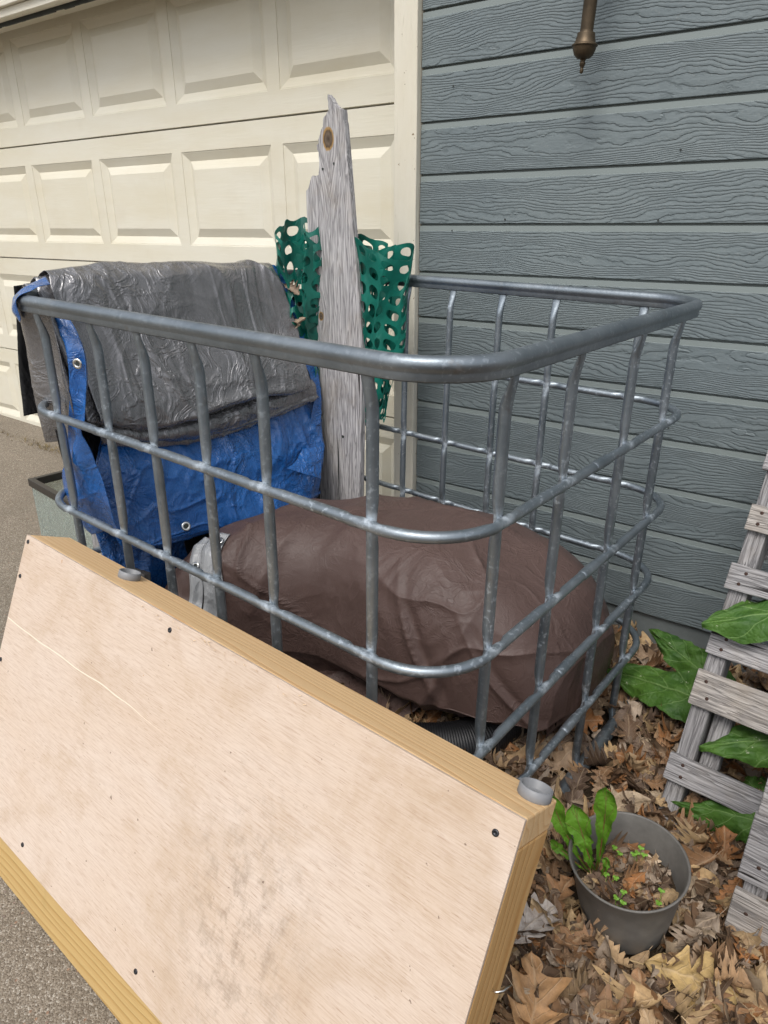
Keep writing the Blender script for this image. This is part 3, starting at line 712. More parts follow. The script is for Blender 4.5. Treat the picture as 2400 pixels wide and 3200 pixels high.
sheet('shade_backing', lowk, BLACKT, gt, GI, 60, 60, 5.5, .01, 6.0, .006)  # black sheet added to stand for the dark, shaded hollow below the tarps
sheet('lower_sheet', low, BLUE, bt, BI, 60, 80, 5.0, .012, 6.0, .02)
ringo('grommet', (-.984, .269, .467), (1, -.3, .35), .009, CHROME, bt, M=BI)
ringo('grommet', (-.940, .028, .925), (.5, -1, 0), .008, CHROME, bt, M=BI)

# ------------------------------------------------------------------ brown tarp bundle
br = empty('brown_tarp', (-.5, .65, 0), 'brown tarp bulging over a heap on the ground inside the cage', 'tarp')
RI = Matrix.Translation((.5, -.65, 0))
def Hx(x):
    P = [(-1.13, .22), (-1.04, .37), (-.96, .455), (-.86, .487), (-.74, .487), (-.60, .492), (-.47, .500), (-.38, .505), (-.29, .484), (-.16, .474), (-.06, .462), (.02, .44)]
    if x <= P[0][0]: return P[0][1]
    for (a, b), (c, d) in zip(P, P[1:]):
        if x <= c: t = (x - a) / (c - a); return b + (d - b) * t
    return P[-1][1]
def sst(a, b, x): t = max(0, min(1, (x - a) / (b - a))); return t * t * (3 - 2 * t)
BX, BA = -.585, .540
def ycen(x): return .665 + .05 * (x + .5) - .27 * sst(-.62, -1.05, x)
def dome_c(X, Y, r, t):
    x = BX + BA * X * r
    yc = ycen(x); b = .262 - .05 * sst(-.7, -1.05, x)
    y = yc + b * Y * r
    z = .055 + (Hx(x) - .055) * t ** .80
    k = max(0, 1 - t / .16); x += (BX - x) * .08 * k; y += (yc - y) * .22 * k
    if y < .6: z += .055 * k * (1 if -.6 < x < .0 else .3)
    return Vector((x, y, z))
def rad_(t): return (1 - t ** 3.8) ** (1 / 2.8)
def dome(th, t):
    ct, st = math.cos(th), math.sin(th); e = .50
    return dome_c(math.copysign(abs(ct) ** e, ct), math.copysign(abs(st) ** e, st), rad_(t), t)
CREASES = ((-.66, .10, .016, .011, .34, .16), (-.61, -.05, .012, .009, .30, .15), (-.78, .12, .018, .010, .32, .14), (-.36, -.55, .014, .016, .30, .13), (-.30, .35, .016, .013, .22, .14), (-.16, -.75, .014, .012, .25, .12), (-.47, .30, .014, .007, .2, .1), (-.06, .1, .018, .012, .25, .2))
def relief(p, th, t):
    d = fbm(p * 2.6 + Vector((3, 1, 0)), 2) * .016
    d += ridge(p, 2.6, 2.6, 1.5, 2.0, 3.5) * .012 + ridge(p, 4.4, 4.4, 5.4, 8.0, 6.0) * .008
    d += ridge(p, 12, 12, 9, 6.0, 3.0) * .0035 * max(0, noise.noise(p * 4) + .2)
    for (x0, k, wd_, am, zc, zw) in CREASES:
        u = (p.x - x0 - k * (p.z - zc) + .012 * noise.noise(Vector((p.z * 9, x0 * 5, 0)))) / wd_
        d += am * (math.exp(-abs(u) * 1.3) - .4 * math.exp(-(u - 1.6) ** 2)) * math.exp(-((p.z - zc) / zw) ** 2)
    d += .004 * math.sin(th * 11 + 2.5 * math.sin(t * 4 + th)) * (1 - t)
    d += .014 * math.exp(-(((p.x + .36) / .06) ** 2 + ((p.y - .70) / .10) ** 2)) * (t > .5)
    return d
def out_(p, q1, q2):
    n = (q1 - p).cross(q2 - p); n = n.normalized() if n.length > 1e-10 else Vector((0, 0, 1))
    return -n if n.dot(p - Vector((max(-.9, min(-.1, p.x)), ycen(p.x), .15))) < 0 else n
def dome_full(th, t, inflate=0.0):
    p = dome(th, t); n = out_(p, dome(th + .01, t), dome(th, min(t + .01, .999)))
    return p + n * (relief(p, th, t) + inflate)
NA, NT_ = 520, 200; V, F = [], []
for i in range(NT_ + 1):
    t = (i / NT_) ** .8 * .9995
    for j in range(NA): V.append(dome_full(2 * math.pi * j / NA, t))
for i in range(NT_):
    for j in range(NA):
        k = (j + 1) % NA; F.append((i * NA + j, i * NA + k, (i + 1) * NA + k, (i + 1) * NA + j))
F.append(tuple(NT_ * NA + j for j in range(NA)))
mesh('draped_sheet', V, F, BROWN, br, True, RI)
# folded-back silver hem with grommets on the left shoulder
def at_x(x, t):
    r = rad_(t); X = max(-1, min(1, (x - BX) / (BA * r))); ct = math.copysign(abs(X) ** (1 / .50), X); st = -math.sqrt(max(0, 1 - ct * ct))
    return math.atan2(st, ct)
def hem(xr, wdt, t0, t1, inf, nm, na=26, nt=110):
    V, F = [], []
    for i in range(nt + 1):
        t = t0 + (t1 - t0) * i / nt
        for j in range(na + 1):
            x = xr(t) - wdt(t) * j / na; V.append(dome_full(at_x(x, t), t, inf + .003 * math.sin(j / na * 7 + t * 5)))
    for i in range(nt):
        for j in range(na):
            a = i * (na + 1) + j; F.append((a, a + 1, a + na + 2, a + na + 1))
    o = mesh(nm, V, F, SILV, br, True, RI); s = o.modifiers.new('s', 'SOLIDIFY'); s.thickness = .002; s.offset = 0
    return o
hx1 = lambda t: -.847 - .035 * sst(.55, .95, t)
hem(hx1, lambda t: .036 + .012 * t, .12, .90, .008, 'silver_hem')
hx2 = lambda t: hx1(t) - .044
hem(hx2, lambda t: .030, .12, .88, .010, 'silver_hem')
for tt, xx in ((.86, hx1(.86) - .008), (.74, hx2(.74) - .010), (.46, hx2(.46) - .010)):
    th = at_x(xx, tt); p = dome_full(th, tt, .013); q = dome_full(th + .02, tt, .013); r_ = dome_full(th, tt + .02, .013)
    ringo('grommet', p + out_(p, q, r_) * .001, out_(p, q, r_), .008, CHROME, br, M=RI)
# loose skirt lying at the foot of the heap
sk = [[(-.95, .46, .10), (-.75, .46, .09), (-.55, .48, .08), (-.36, .52, .08)], [(-.98, .34, .06), (-.76, .33, .05), (-.56, .36, .045), (-.40, .43, .05)], [(-.98, .28, .015), (-.78, .25, .012), (-.58, .29, .012), (-.44, .38, .012)]]
sheet('loose_skirt', sk, BROWN, br, RI, 60, 100, 3.0, .012, 8.0, .01)

# black corrugated pipe
pp = empty('drain_pipe', (-.32, .42, .06), 'black corrugated drain pipe lying under the brown tarp', 'pipe')
V, F = [], []; C4 = [Vector((-.62, .24, .056)), Vector((-.46, .29, .058)), Vector((-.315, .37, .062)), Vector((-.215, .48, .062)), Vector((-.19, .66, .06))]
NP = 520; pts = [spline(C4, i / NP) for i in range(NP + 1)]
sweep(V, F, pts, lambda i: ((lambda r: (r, r, 0, 0))(.0525 + .0013 * (abs(math.sin(i * math.pi / 5)) ** .6))), 40)
mesh('pipe_wall', V, F, BPIPE, pp, True, Matrix.Translation((.32, -.42, -.06)))

# ------------------------------------------------------------------ wooden box panel leaning on the cage
bp = empty('wooden_box_panel', (-.942, -.131, .598), 'pale plywood faced timber frame box leaning against the front of the cage', 'box panel')
th = R(23.5455); bp.rotation_euler = (-th, 0, R(-.15))
L_, H_, T_ = 1.146, .578, .089
# local: x along, -z down the face, y into the scene (depth)
ov = .075
def rail(name, b, mat): return boxo(name, b, mat, bp, None, .0025)
V, F = [], []
NXp, NZp = 60, 30
def ply_y(x, z): return .0006 * noise.noise(Vector((x * 3, z * 3, 0)))
o = boxo('plywood_face', (0.0, L_, -.006, 0.0, -H_, 0.0), PLY, bp, None, .0008)
rail('top_rail', (0.0, L_, .0006, T_, -.038, .0), PINE)
rail('bottom_rail', (0.0, L_, .0006, T_, -H_ - ov, -H_ + .012), TREAT)
rail('side_rail', (0.0, .038, .0006, T_, -H_ + .0125, -.0385), PINEZ)
rail('side_rail', (L_ - .038, L_, .0006, T_, -H_ + .0125, -.0385), PINEZ)
def screw(x, z, par=bp):
    V, F = [], []; lathe(V, F, [(0.0, .0004), (.0012, .0004), (.0014, .0010), (.0040, .0012), (.0044, .0004), (.0046, -.001)], 18)
    M = Matrix.Translation((x, -.0063, z)) @ Matrix.Rotation(R(90), 4, 'X')
    return mesh('screw', V, F, SCREW, par, True, M)
for x, z in ((.012, -.012), (.012, -.085), (.012, -.265), (.012, -.40), (.50, -.020), (1.118, -.030), (1.125, -.30), (.62, -.548), (.24, -.548)): screw(x, z)
def foot(x, y):
    f = bpy.data.objects.new('furniture_foot', None); COL.objects.link(f); f.parent = bp; f.location = (x, y, .0)
    V, F = [], []; lathe(V, F, [(0, .0025), (.0160, .0025), (.0172, .004), (.0180, .0130), (.0190, .0138), (.0203, .0130), (.0208, .001), (.0200, .0)], 40)
    mesh('cup', V, F, RUBBER, f, True)
    V, F = [], []; lathe(V, F, [(0, .0065), (.003, .0062), (.0045, .004), (.0050, .0026), (.0075, .0024)], 20)
    mesh('screw', V, F, CHROME, f, True)
foot(.285, .050); foot(L_ - .021, .064)
# splinters along the top edge of the veneer and two bent staples on the right side
rs = random.Random(3); SPL = mat_plain('pale_splinter', (.72, .55, .36), .7)
for i in range(26):
    x = rs.gauss(.60, .10); z = -.004 - abs(rs.gauss(0, .006)); l = rs.uniform(.005, .014); a = rs.uniform(-.5, .5)
    dx, dz = l * math.cos(a), l * math.sin(a)
    mesh('splinter', [(x, -.0064, z), (x + dx, -.0064 - l * .35, z + dz), (x + dx * .9, -.0064 - l * .35, z + dz + .0008), (x, -.0064, z + .0010)], [(0, 1, 2, 3)], SPL, bp, False)
for z, m_ in ((-.235, CHROME), (-.285, RUST)):
    V, F = [], []; sweep(V, F, [Vector((L_ - .002, .055, z)), Vector((L_ + .006, .052, z + .003)), Vector((L_ + .012, .058, z + .006)), Vector((L_ + .015, .072, z + .008))], lambda i: (.0014, .0014, 0, 0), 8)
    mesh('bent_nail', V, F, m_, bp, True)

# ------------------------------------------------------------------ tall broken board
OUT = [(-1.023, 1.499), (-1.02, 1.464), (-1.029, 1.453), (-1.04, 1.445), (-1.042, 1.425), (-1.049, 1.418), (-1.059, 1.398), (-1.062, 1.384), (-1.069, 1.382), (-1.061, 1.363), (-1.061, 1.318), (-1.064, 1.308), (-1.079, 1.305), (-1.088, 1.307), (-1.102, 1.28), (-1.114, 1.268), (-1.114, 1.213), (-1.109, 1.119), (-1.101, .991), (-1.101, .868), (-1.091, .643), (-1.093, .313), (-1.094, .02), (-.917, .02), (-.916, .366), (-.903, .848), (-.917, 1.004), (-.938, 1.183), (-.951, 1.308), (-.963, 1.413), (-.97, 1.461), (-.992, 1.468), (-1.005, 1.48)]
OUT = OUT[::-1]
jag = []
for i, (a, b) in enumerate(OUT):
    jag.append((a, b)); c, d = OUT[(i + 1) % len(OUT)]
    if b > 1.25 and d > 1.25 and a < -.965:
        for k in (1, 2, 3):
            t = k / 4; jag.append((a + (c - a) * t + random.uniform(-.0018, .0018), b + (d - b) * t + random.uniform(-.0015, .0015)))
cx0, cz0 = -1.0, .75
from mathutils.geometry import tessellate_polygon
fp = [Vector((x - cx0, 0, z - cz0)) for x, z in jag]; nj = len(fp)
rj = random.Random(4)
bp_ = [Vector((p.x + (rj.uniform(-.004, .004) if p.z > .5 and p.x < -.045 else 0), .018, p.z + (rj.uniform(-.010, .002) if p.z > .5 and p.x < -.045 else 0))) for p in fp]
tris = tessellate_polygon([[Vector((p.x, p.z, 0)) for p in fp]])
V = fp + bp_; F = []
for a, b, c in tris:
    n_z = (fp[b] - fp[a]).cross(fp[c] - fp[a]).y
    if n_z > 0: b, c = c, b
    F.append((a, b, c)); F.append((nj + a, nj + c, nj + b))
F += [(k, (k + 1) % nj, nj + (k + 1) % nj, nj + k) for k in range(nj)]
me = bpy.data.meshes.new('broken_board'); me.from_pydata([tuple(v) for v in V], [], F)
bm = bmesh.new(); bm.from_mesh(me); bmesh.ops.recalc_face_normals(bm, faces=bm.faces[:]); bm.to_mesh(me); bm.free()
BW = mat_weathered('weathered_board', 'z', 1.22, 0.0, ((.645, -.024, .021), (.176, -.067, .010)))
# grain coordinates for axis z: X=z, Y=x
me.materials.append(BW)
bb = bpy.data.objects.new('broken_board', me); COL.objects.link(bb); bb.location = (cx0, .872, cz0)
tag(bb, 'tall weathered grey board with a splintered top standing in the back corner of the cage', 'board')
for nm, (x, z), rx, rz in (('knot_hole', (-1.085, .619), .011, .012), ('nail_hole', (-1.046, 1.322), .0035, .0035), ('nail_hole', (-1.004, 1.334), .003, .004), ('crack', (-1.006, .44), .0022, .115), ('nail_hole', (-.985, .567), .005, .005)):
    V = [(x + rx * math.cos(a) * (1 + .25 * math.sin(3 * a)), .0, z + rz * math.sin(a)) for a in [2 * math.pi * k / 18 for k in range(18)]]
    V = [(a - cx0, -.0012, c - cz0) for a, b, c in V]
    mesh(nm, V, [tuple(range(18))[::-1]], DARKR, bb, False)

# ------------------------------------------------------------------ green mesh fencing
def net_roll(name, parent, cfun, turns, ncell_v, cw, ch, z0, ztop_fun, seed, rough=.01):
    """perforated plastic strip wound round an axis: cfun(phi, z) -> (x, y)"""
    V, F, idx = [], [], {}
    K = 16
    cells = int(turns * 2 * math.pi * .07 / cw)
    def pos(u, v):
        ph = u / cells * turns * 2 * math.pi
        top = ztop_fun(ph); z = z0 + (top - z0) * v / ncell_v
        x, y = cfun(ph, z)
        j = Vector((noise.noise(Vector((ph * .9, z * 6, seed))), noise.noise(Vector((ph * .9, z * 6, seed + 7))), noise.noise(Vector((ph * 1.3, z * 5, seed + 3))))) * rough
        return Vector((x, y, z)) + j
    def vert(u, v):
        k = (round(u * 200), round(v * 200))
        if k not in idx: idx[k] = len(V); V.append(pos(u, v))
        return idx[k]
    for a in range(cells):
        for b in range(ncell_v):
            sh = .5 * (b % 2)
            hx, hv = (.39, .33) if b < ncell_v - 1 else (.35, .25)
            outer, inner = [], []
            for k in range(K):
                an = 2 * math.pi * k / K; c, s = math.cos(an), math.sin(an); mx = max(abs(c), abs(s))
                outer.append(vert(a + .5 + .5 * c / mx, b + .5 + .5 * s / mx))
                inner.append(vert(a + .5 + hx * (abs(c) ** .9) * (1 if c > 0 else -1), b + .5 + hv * (abs(s) ** .9) * (1 if s > 0 else -1)))
            for k in range(K):
                l = (k + 1) % K; F.append((outer[k], outer[l], inner[l], inner[k]))
            # fill the cell corners
            for qx in (0, 1):
                for qy in (0, 1):
                    pass
    V2 = V
    o = mesh(name, V2, F, NETM, parent, False, Matrix.Translation((.98, -.9, -.9)))
    s = o.modifiers.new('s', 'SOLIDIFY'); s.thickness = .0012; s.offset = 0
    return o
net = empty('mesh_fencing', (-.98, .9, .9), 'rolled green plastic safety mesh standing behind the broken board', 'mesh fencing')
def path_fun(P, cx, cy, shrink, zt0, zt1):
    PV = [Vector((a, b, 0)) for a, b in P]
    def f(ph, z):
        p = spline(PV, ph / PHM[0]); k = 1 - shrink * min(1, max(0, (zt1 - z) / (zt1 - zt0))) ** 1.2
        return cx + (p.x - cx) * k, cy + (p.y - cy) * k
    return f
PHM = [1.0]
def net_path(P, L, cx, cy, shrink, z0, top, nv, seed, rough):
    turns = L / .07 / (2 * math.pi); PHM[0] = turns * 2 * math.pi
    f = path_fun(P, cx, cy, shrink, z0, 1.15)
    net_roll('mesh_roll', net, f, turns, nv, .045, .045, z0, lambda ph: top(ph / (turns * 2 * math.pi)), seed, rough)
net_path([(-.97, .975), (-.96, .905), (-.90, .862), (-.83, .872), (-.785, .925), (-.795, .965), (-.85, .93), (-.91, .945), (-.955, .925), (-.93, .895), (-.87, .90), (-.83, .94), (-.86, .97)], .95, -.93, .93, .60, .63, lambda u: 1.125 - .02 * u + .018 * math.sin(u * 16), 11, 1.0, .026)
net_path([(-1.02, .955), (-1.00, .97), (-.94, .975), (-.90, .985)], .16, -.95, .95, .3, .70, lambda u: 1.165 - .03 * u, 10, 3.0, .012)
net_path([(-1.03, .95), (-1.075, .885), (-1.10, .80), (-1.145, .775), (-1.175, .82), (-1.16, .90), (-1.11, .925), (-1.08, .86), (-1.12, .82), (-1.15, .86), (-1.12, .90), (-1.09, .885), (-1.075, .825), (-1.10, .85)], .95, -1.09, .86, .25, .57, lambda u: 1.155 + .045 * math.sin(u * 9 + 4.2), 12, 5.0, .034)

# ------------------------------------------------------------------ pallets
def pallet(name, loc, tilt, label, slats, strings, M_slat, M_str, W, right=True):
    t = empty(name, loc, label, 'pallet', 'weathered wooden pallets on the right'); t.rotation_euler = (-tilt, 0, 0)
    for i, (s0, s1, dx) in enumerate(slats):
        V, F = [], []; NX = 24
        x0 = dx; x1 = W
        rr = random.Random(i * 7 + len(slats))
        for k in range(NX + 1):
            x = x0 + (x1 - x0) * k / NX
            for (y, z, q) in ((-.015, s0, 0), (-.015, s1, 1), (0, s1, 2), (0, s0, 3)):
                d = .0025 * noise.noise(Vector((x * 7, i * 3.3, q * 1.9)))
                V.append((x + (.004 * noise.noise(Vector((i, q * 5, 2))) if k == 0 else 0), y, z + d))
        for k in range(NX):
            for j in range(4):
                a = k * 4 + j; b = k * 4 + (j + 1) % 4; F.append((a, b, b + 4, a + 4))
        F.append((3, 2, 1, 0)); F.append(tuple(NX * 4 + j for j in range(4)))
        sl_ = mesh('slat', V, F, M_slat[i % len(M_slat)], t, False); bevel(sl_, .002)
        for q in range(2):
            for xx in (x0 + .028, W * .5):
                zz = s0 + (s1 - s0) * (.28 + .44 * q); n = []
                Vn, Fn = [], []; lathe(Vn, Fn, [(0, .0012), (.0030, .001), (.0038, 0)], 10)
                mesh('nail', Vn, Fn, RUST, sl_, True, Matrix.Translation((xx + rr.uniform(-.006, .006), -.0152, zz)) @ Matrix.Rotation(R(90), 4, 'X'))
    for (a, b, z0, z1, y0, y1) in strings:
        o = boxo('stringer', (a, b, y0, y1, z0, z1), M_str, t, None, .004)
    return t
WX = [mat_weathered('weathered_slat', 'x', .98), mat_weathered('weathered_slat_dark', 'x', .80), mat_weathered('weathered_slat_warm', 'x', .88, .08, ((.05, .3, .012),))]
WZ = mat_weathered('weathered_stringer', 'z', .70)
pa = pallet('wooden_pallet', (.180, .569, 0), R(26.8), 'weathered grey pallet with wide gaps leaning back, burdock leaves poking through it',
    [(0.0, .030, .0), (.104, .161, .0), (.275, .352, .002), (.390, .444, .004), (.533, .590, .0), (.666, .722, .003), (.798, .855, .0), (.93, .985, .0)],
    [(.008, .046, 0.0, 1.0, .0006, .085), (.44, .478, 0, 1.0, .0006, .085), (.88, .918, 0, 1.0, .0006, .085)], WX, WZ, .93)
# board on the far side of the pallet
boxo('stringer', (.052, .090, .030, .085, .135, .30), WZ, pa, None, .004)
for s in (.62, .86): boxo('rear_slat', (.01, .92, .0856, .100, s, s + .085), WX[1], pa, None, .002)
pb = pallet('wooden_pallet', (.375, .392, 0), R(1.5), 'weathered grey pallet with close boards standing at the right edge beside the pot',
    [(-.004, .127, .002), (.158, .301, .0), (.304, .395, .003), (.41, .50, .0)],
    [(.012, .05, -.004, .46, .0006, .085), (.45, .488, -.004, .46, .0006, .085)], WX[::-1], WZ, .6)
boxo('rear_slat', (.01, .6, .0856, .1, .1, .2), WX[1], pb, None, .002)

# ------------------------------------------------------------------ glass tank on the driveway
tk = empty('glass_tank', (-1.80, .25, 0), 'empty glass aquarium with a black rim on the driveway left of the cage', 'aquarium')
tl, tw, thh = .50, .26, .405
tk.rotation_euler = (0, 0, R(-3))
def frame_ring(z0, z1, o=.006, i_=.012):
    V, F = [], []
    box(V, F, -o, tl + o, -o, i_, z0, z1); box(V, F, -o, tl + o, tw - i_, tw + o, z0, z1)
    box(V, F, -o, i_, i_ + .0005, tw - i_ - .0005, z0, z1); box(V, F, tl - i_, tl + o, i_ + .0005, tw - i_ - .0005, z0, z1)
    return V, F
for a, b in ((thh - .025, thh), (0.0, .022)):
    V, F = frame_ring(a, b); bevel(mesh('rim', V, F, TANKR, tk, False), .0015)
for b in ((0, tl, 0, .005), (0, tl, tw - .005, tw), (0, .005, .0055, tw - .0055), (tl - .005, tl, .0055, tw - .0055)):
    V, F = [], []; box(V, F, b[0], b[1], b[2], b[3], .0225, thh - .0255); mesh('glass_pane', V, F, GLASS, tk, False)
boxo('tank_floor', (.006, tl - .006, .006, tw - .006, .0225, .028), mat_plain('tank_floor_glass', (.25, .28, .27), .3), tk, None, .001)
# old weathered planks stacked between the tank and the cage
def plank(loc, rot, b, mat, lab, nm='weathered_plank', grp='old planks by the cage corner'):
    V, F = [], []; box(V, F, *b); o = mesh(nm, V, F, mat, None, False); o.location = loc; o.rotation_euler = rot; bevel(o, .004); tag(o, lab, 'plank', grp)
    return o
plank((-1.25, .16, .0), (R(-6), R(-9), R(-8)), (-.055, .055, -.012, .012, 0, .47), mat_weathered('grey_plank', 'z', .75), 'grey weathered plank standing on end between the tank and the cage corner')
plank((-1.06, .11, .0), (R(-8), R(-4), R(6)), (-.07, .07, -.012, .012, 0, .36), mat_weathered('dark_plank', 'z', .28), 'short dark plank standing behind the left upright of the cage')
plank((-.93, .10, .0), (R(-10), R(14), R(4)), (-.05, .05, -.012, .012, 0, .33), mat_weathered('dark_plank_two', 'z', .22), 'short dark plank tilted toward the brown tarp under the blue tarp')

# ------------------------------------------------------------------ leaves
def leaf_geo(kind, seed, L, nu=20, nv=3, curl=.5, twist=.3, cup=.6):
    """returns verts, faces, uv. x along the midrib, y across, z up"""
    r = random.Random(seed); V, F, UV = [], [], []
    nl = r.choice((3, 4, 4, 5)); ph = r.uniform(0, .4); bend = r.uniform(-.12, .12)
    ca, cb = r.uniform(-curl, curl), r.uniform(-cup, cup * 1.3); tw_ = r.uniform(-twist, twist)
    for i in range(nu + 1):
        u = i / nu
        for j in range(-nv, nv + 1):
            v = j / nv; sgn = 1 if v >= 0 else -1
            if kind == 'oak':
                env = .42 * (math.sin(math.pi * min(1, u ** .75 * .98 + .02)) ** .75) * (.55 + .65 * u)
                lob = .5 + .5 * math.cos(2 * math.pi * (nl * u + ph + (.12 if sgn > 0 else 0)))
                wdt = env * (.30 + .72 * lob ** .55) * (1 + .10 * math.sin(u * 37 + seed)); shear = .09 * lob
            else:
                wdt = .24 * math.sin(math.pi * min(1, .03 + u * .96)) ** .8; shear = .03
                if kind == 'ragged': wdt *= 1 + .25 * math.sin(u * 40 + sgn)
            x = (u + shear * abs(v) * (1 if u < .9 else .2)) * L; y = v * wdt * L + bend * math.sin(u * 3) * L
            z = cb * (v * wdt * L) ** 2 / L * 4 + ca * L * (u - .5) ** 2 * 1.6 + tw_ * v * wdt * L * (u - .5) * 2
            z += L * .085 * noise.noise(Vector((u * 4, v * 2.2, seed * 1.37))) + L * .045 * noise.noise(Vector((u * 9, v * 4, seed * 2.1)))
            V.append(Vector((x - L / 2, y, z))); UV.append((u, v * max(wdt * 3, .1)))
    w_ = 2 * nv + 1
    for i in range(nu):
        for j in range(w_ - 1):
            a = i * w_ + j; F.append((a, a + w_, a + w_ + 1, a + 1))
    # petiole
    n = len(V); p0 = V[nv]
    for q, (dx, dz) in enumerate(((0, 0), (-.10, .01), (-.2, .03))):
        V += [p0 + Vector((dx * L, -.007 * L, dz * L)), p0 + Vector((dx * L, .007 * L, dz * L))]; UV += [(0, 0), (0, 0)]
    for q in range(2): a = n + q * 2; F.append((a, a + 1, a + 3, a + 2))
    return V, F, UV
PAL = [(.40, .245, .13), (.31, .18, .095), (.50, .34, .19), (.22, .13, .075), (.42, .29, .185), (.14, .085, .052), (.55, .38, .20), (.30, .22, .16), (.58, .45, .31), (.40, .175, .06), (.19, .13, .095), (.45, .355, .27), (.09, .055, .036), (.37, .20, .095)]
def litter(name, spots, label, cat, parent=None, M=None, kind='stuff'):
    V, F, UV, C = [], [], [], []
    protos = [leaf_geo(random.choice(('oak', 'oak', 'oak', 'plain', 'ragged')), s, 1.0, curl=random.choice((.3, .6, 1.2)), cup=random.choice((.5, 1.2, 2.2))) for s in range(36)]
    for (x, y, z, L, tilt, seed) in spots:
        r = random.Random(seed); v, f, uv = protos[r.randrange(36)]
        n = len(V); E3 = Euler((r.gauss(0, tilt), r.gauss(0, tilt), r.uniform(0, 6.283)))
        M3 = E3.to_matrix(); fl = -1 if r.random() < .4 else 1
        col = r.choice(PAL); g = r.uniform(.55, 1.05); col = tuple(c * g for c in col)
        for p in v:
            q = M3 @ Vector((p.x * L, p.y * L, p.z * L * fl)); V.append((q.x + x, q.y + y, q.z + z)); C.append((*col, 1))
        F += [tuple(n + k for k in q) for q in f]; UV += uv
    o = mesh(name, V, F, LITTER, parent, True, M, UV, C)
    if kind: o['kind'] = kind
    if parent is None: tag(o, label, cat)
    return o
rr = random.Random(11); spots = []
def edge_x(y): return -.32 + (-.30) * (y + .5) / .8 if y < .3 else -.62 - .28 * (y - .3) / .87
def leafy(x, y):
    if x < edge_x(y) - .10: return False
    if x < .20 and y < -.10: return False
    if y > 1.21 + .063 * x: return False
    return True
potc = (.218, .300)
def gz(x, y): return .010 + .012 * noise.noise(Vector((x * 4, y * 4, 1))) + .03 * max(0, (y - 1.0)) 
for k in range(6500):
    x, y = rr.uniform(-.8, 1.25), rr.uniform(-.35, 1.24)
    if not leafy(x, y): continue
    near = (x - .44) ** 2 + (y + .68) ** 2
    lay = rr.random(); L = rr.uniform(.048, .102) * (1.0 if lay < .7 else 1.1)
    if (x - potc[0]) ** 2 + (y - potc[1]) ** 2 < (.068 + L * .42) ** 2: continue
    if abs(x) < .065 and .48 < y < .90 and rr.random() < .88: continue
    spots.append((x, y, gz(x, y) + lay * .038, L, .30 + .30 * lay, rr.randrange(10 ** 6)))
for k in range(2600):
    x, y = rr.uniform(-.8, 1.25), rr.uniform(-.35, 1.24)
    if not leafy(x, y) or (x - potc[0]) ** 2 + (y - potc[1]) ** 2 < .106 ** 2 or (abs(x) < .04 and .5 < y < .88): continue
    spots.append((x, y, gz(x, y) + .012 + .034 * rr.random(), rr.uniform(.018, .05), .55, rr.randrange(10 ** 6)))
litter('leaf_litter', spots, 'thick litter of dead brown oak leaves over the bed', 'leaves')
# hand-set big leaves near the pot
for (x, y, z, L, rz, colr, lab) in ((.36, .245, .052, .15, .35, (.52, .36, .15), 'large yellow tan oak leaf lying in front of the pot'),
                               (.115, .155, .052, .11, 1.3, (.50, .45, .41), 'pale grey oak leaf lying left of the pot'),
                               (.17, .02, .060, .14, 2.0, (.42, .24, .11), 'wide orange brown oak leaf near the box panel corner')):
    v, f, uv = leaf_geo('oak', int(L * 1000), L, 24, 5, .5, .2, .8)
    o = mesh('oak_leaf', v, f, LITTER, None, True, None, uv, [(*colr, 1)] * len(v)); o.location = (x, y, z); o.rotation_euler = (.12, -.1, rz)
    tag(o, lab, 'leaf')

for (x, y, z, L, rot, colr, lab) in ((-1.105, .790, 1.005, .055, (.9, .5, .4), (.28, .21, .16), 'curled dead leaf caught in the green mesh above the blue tarp edge'),
                               (-1.080, .785, .915, .050, (1.3, -.3, 2.0), (.36, .27, .19), 'pale dead leaf caught lower in the green mesh beside the broken board')):
    v, f, uv = leaf_geo('oak', int(z * 1000), L, 20, 4, 1.4, .4, 2.0)
    o = mesh('oak_leaf', v, f, LITTER, None, True, None, uv, [(*colr, 1)] * len(v)); o.location = (x, y, z); o.rotation_euler = rot
    tag(o, lab, 'leaf')
# twigs
for (a, b, c, lab) in (((.27, .01, .058), (.36, .03, .062), (.47, .06, .055), 'thin dry twig lying on the leaves at the bottom right corner'),):
    V, F = [], []; pts = [spline([Vector(a), Vector(b), Vector(c)], i / 20) + Vector((0, 0, .003 * math.sin(i))) for i in range(21)]
    sweep(V, F, pts, lambda i: (.0022, .0022, 0, 0), 7); tag(mesh('twig', V, F, TWIG), lab, 'twig')

# ------------------------------------------------------------------ pot
pot = empty('plant_pot', (.226, .300, .012), 'round grey plastic pot with a dandelion growing among dead leaves', 'plant pot')
pot.rotation_euler = (R(5), R(-3), 0)
V, F = [], []
lathe(V, F, [(0, 0), (.066, 0), (.072, .003), (.075, .010), (.0865, .075), (.0935, .128), (.0945, .130), (.0990, .153), (.1015, .156), (.1025, .159), (.1000, .1605), (.0975, .158), (.0930, .130), (.0905, .126), (.080, .070), (.075, .06), (0, .058)], 96)
mesh('pot_wall', V, F, POTM, pot, True)
V, F = [], []
for i in range(17):
    for k in range(40):
        r = .088 * i / 16; a = 2 * math.pi * k / 40; V.append((r * math.cos(a), r * math.sin(a), .095 + .008 * noise.noise(Vector((r * 40 * math.cos(a), r * 40 * math.sin(a), 0)))))
for i in range(16):
    for k in range(40): l = (k + 1) % 40; F.append((i * 40 + k, i * 40 + l, (i + 1) * 40 + l, (i + 1) * 40 + k))
mesh('potting_soil', V, F, SOIL, pot, True)
sp = []
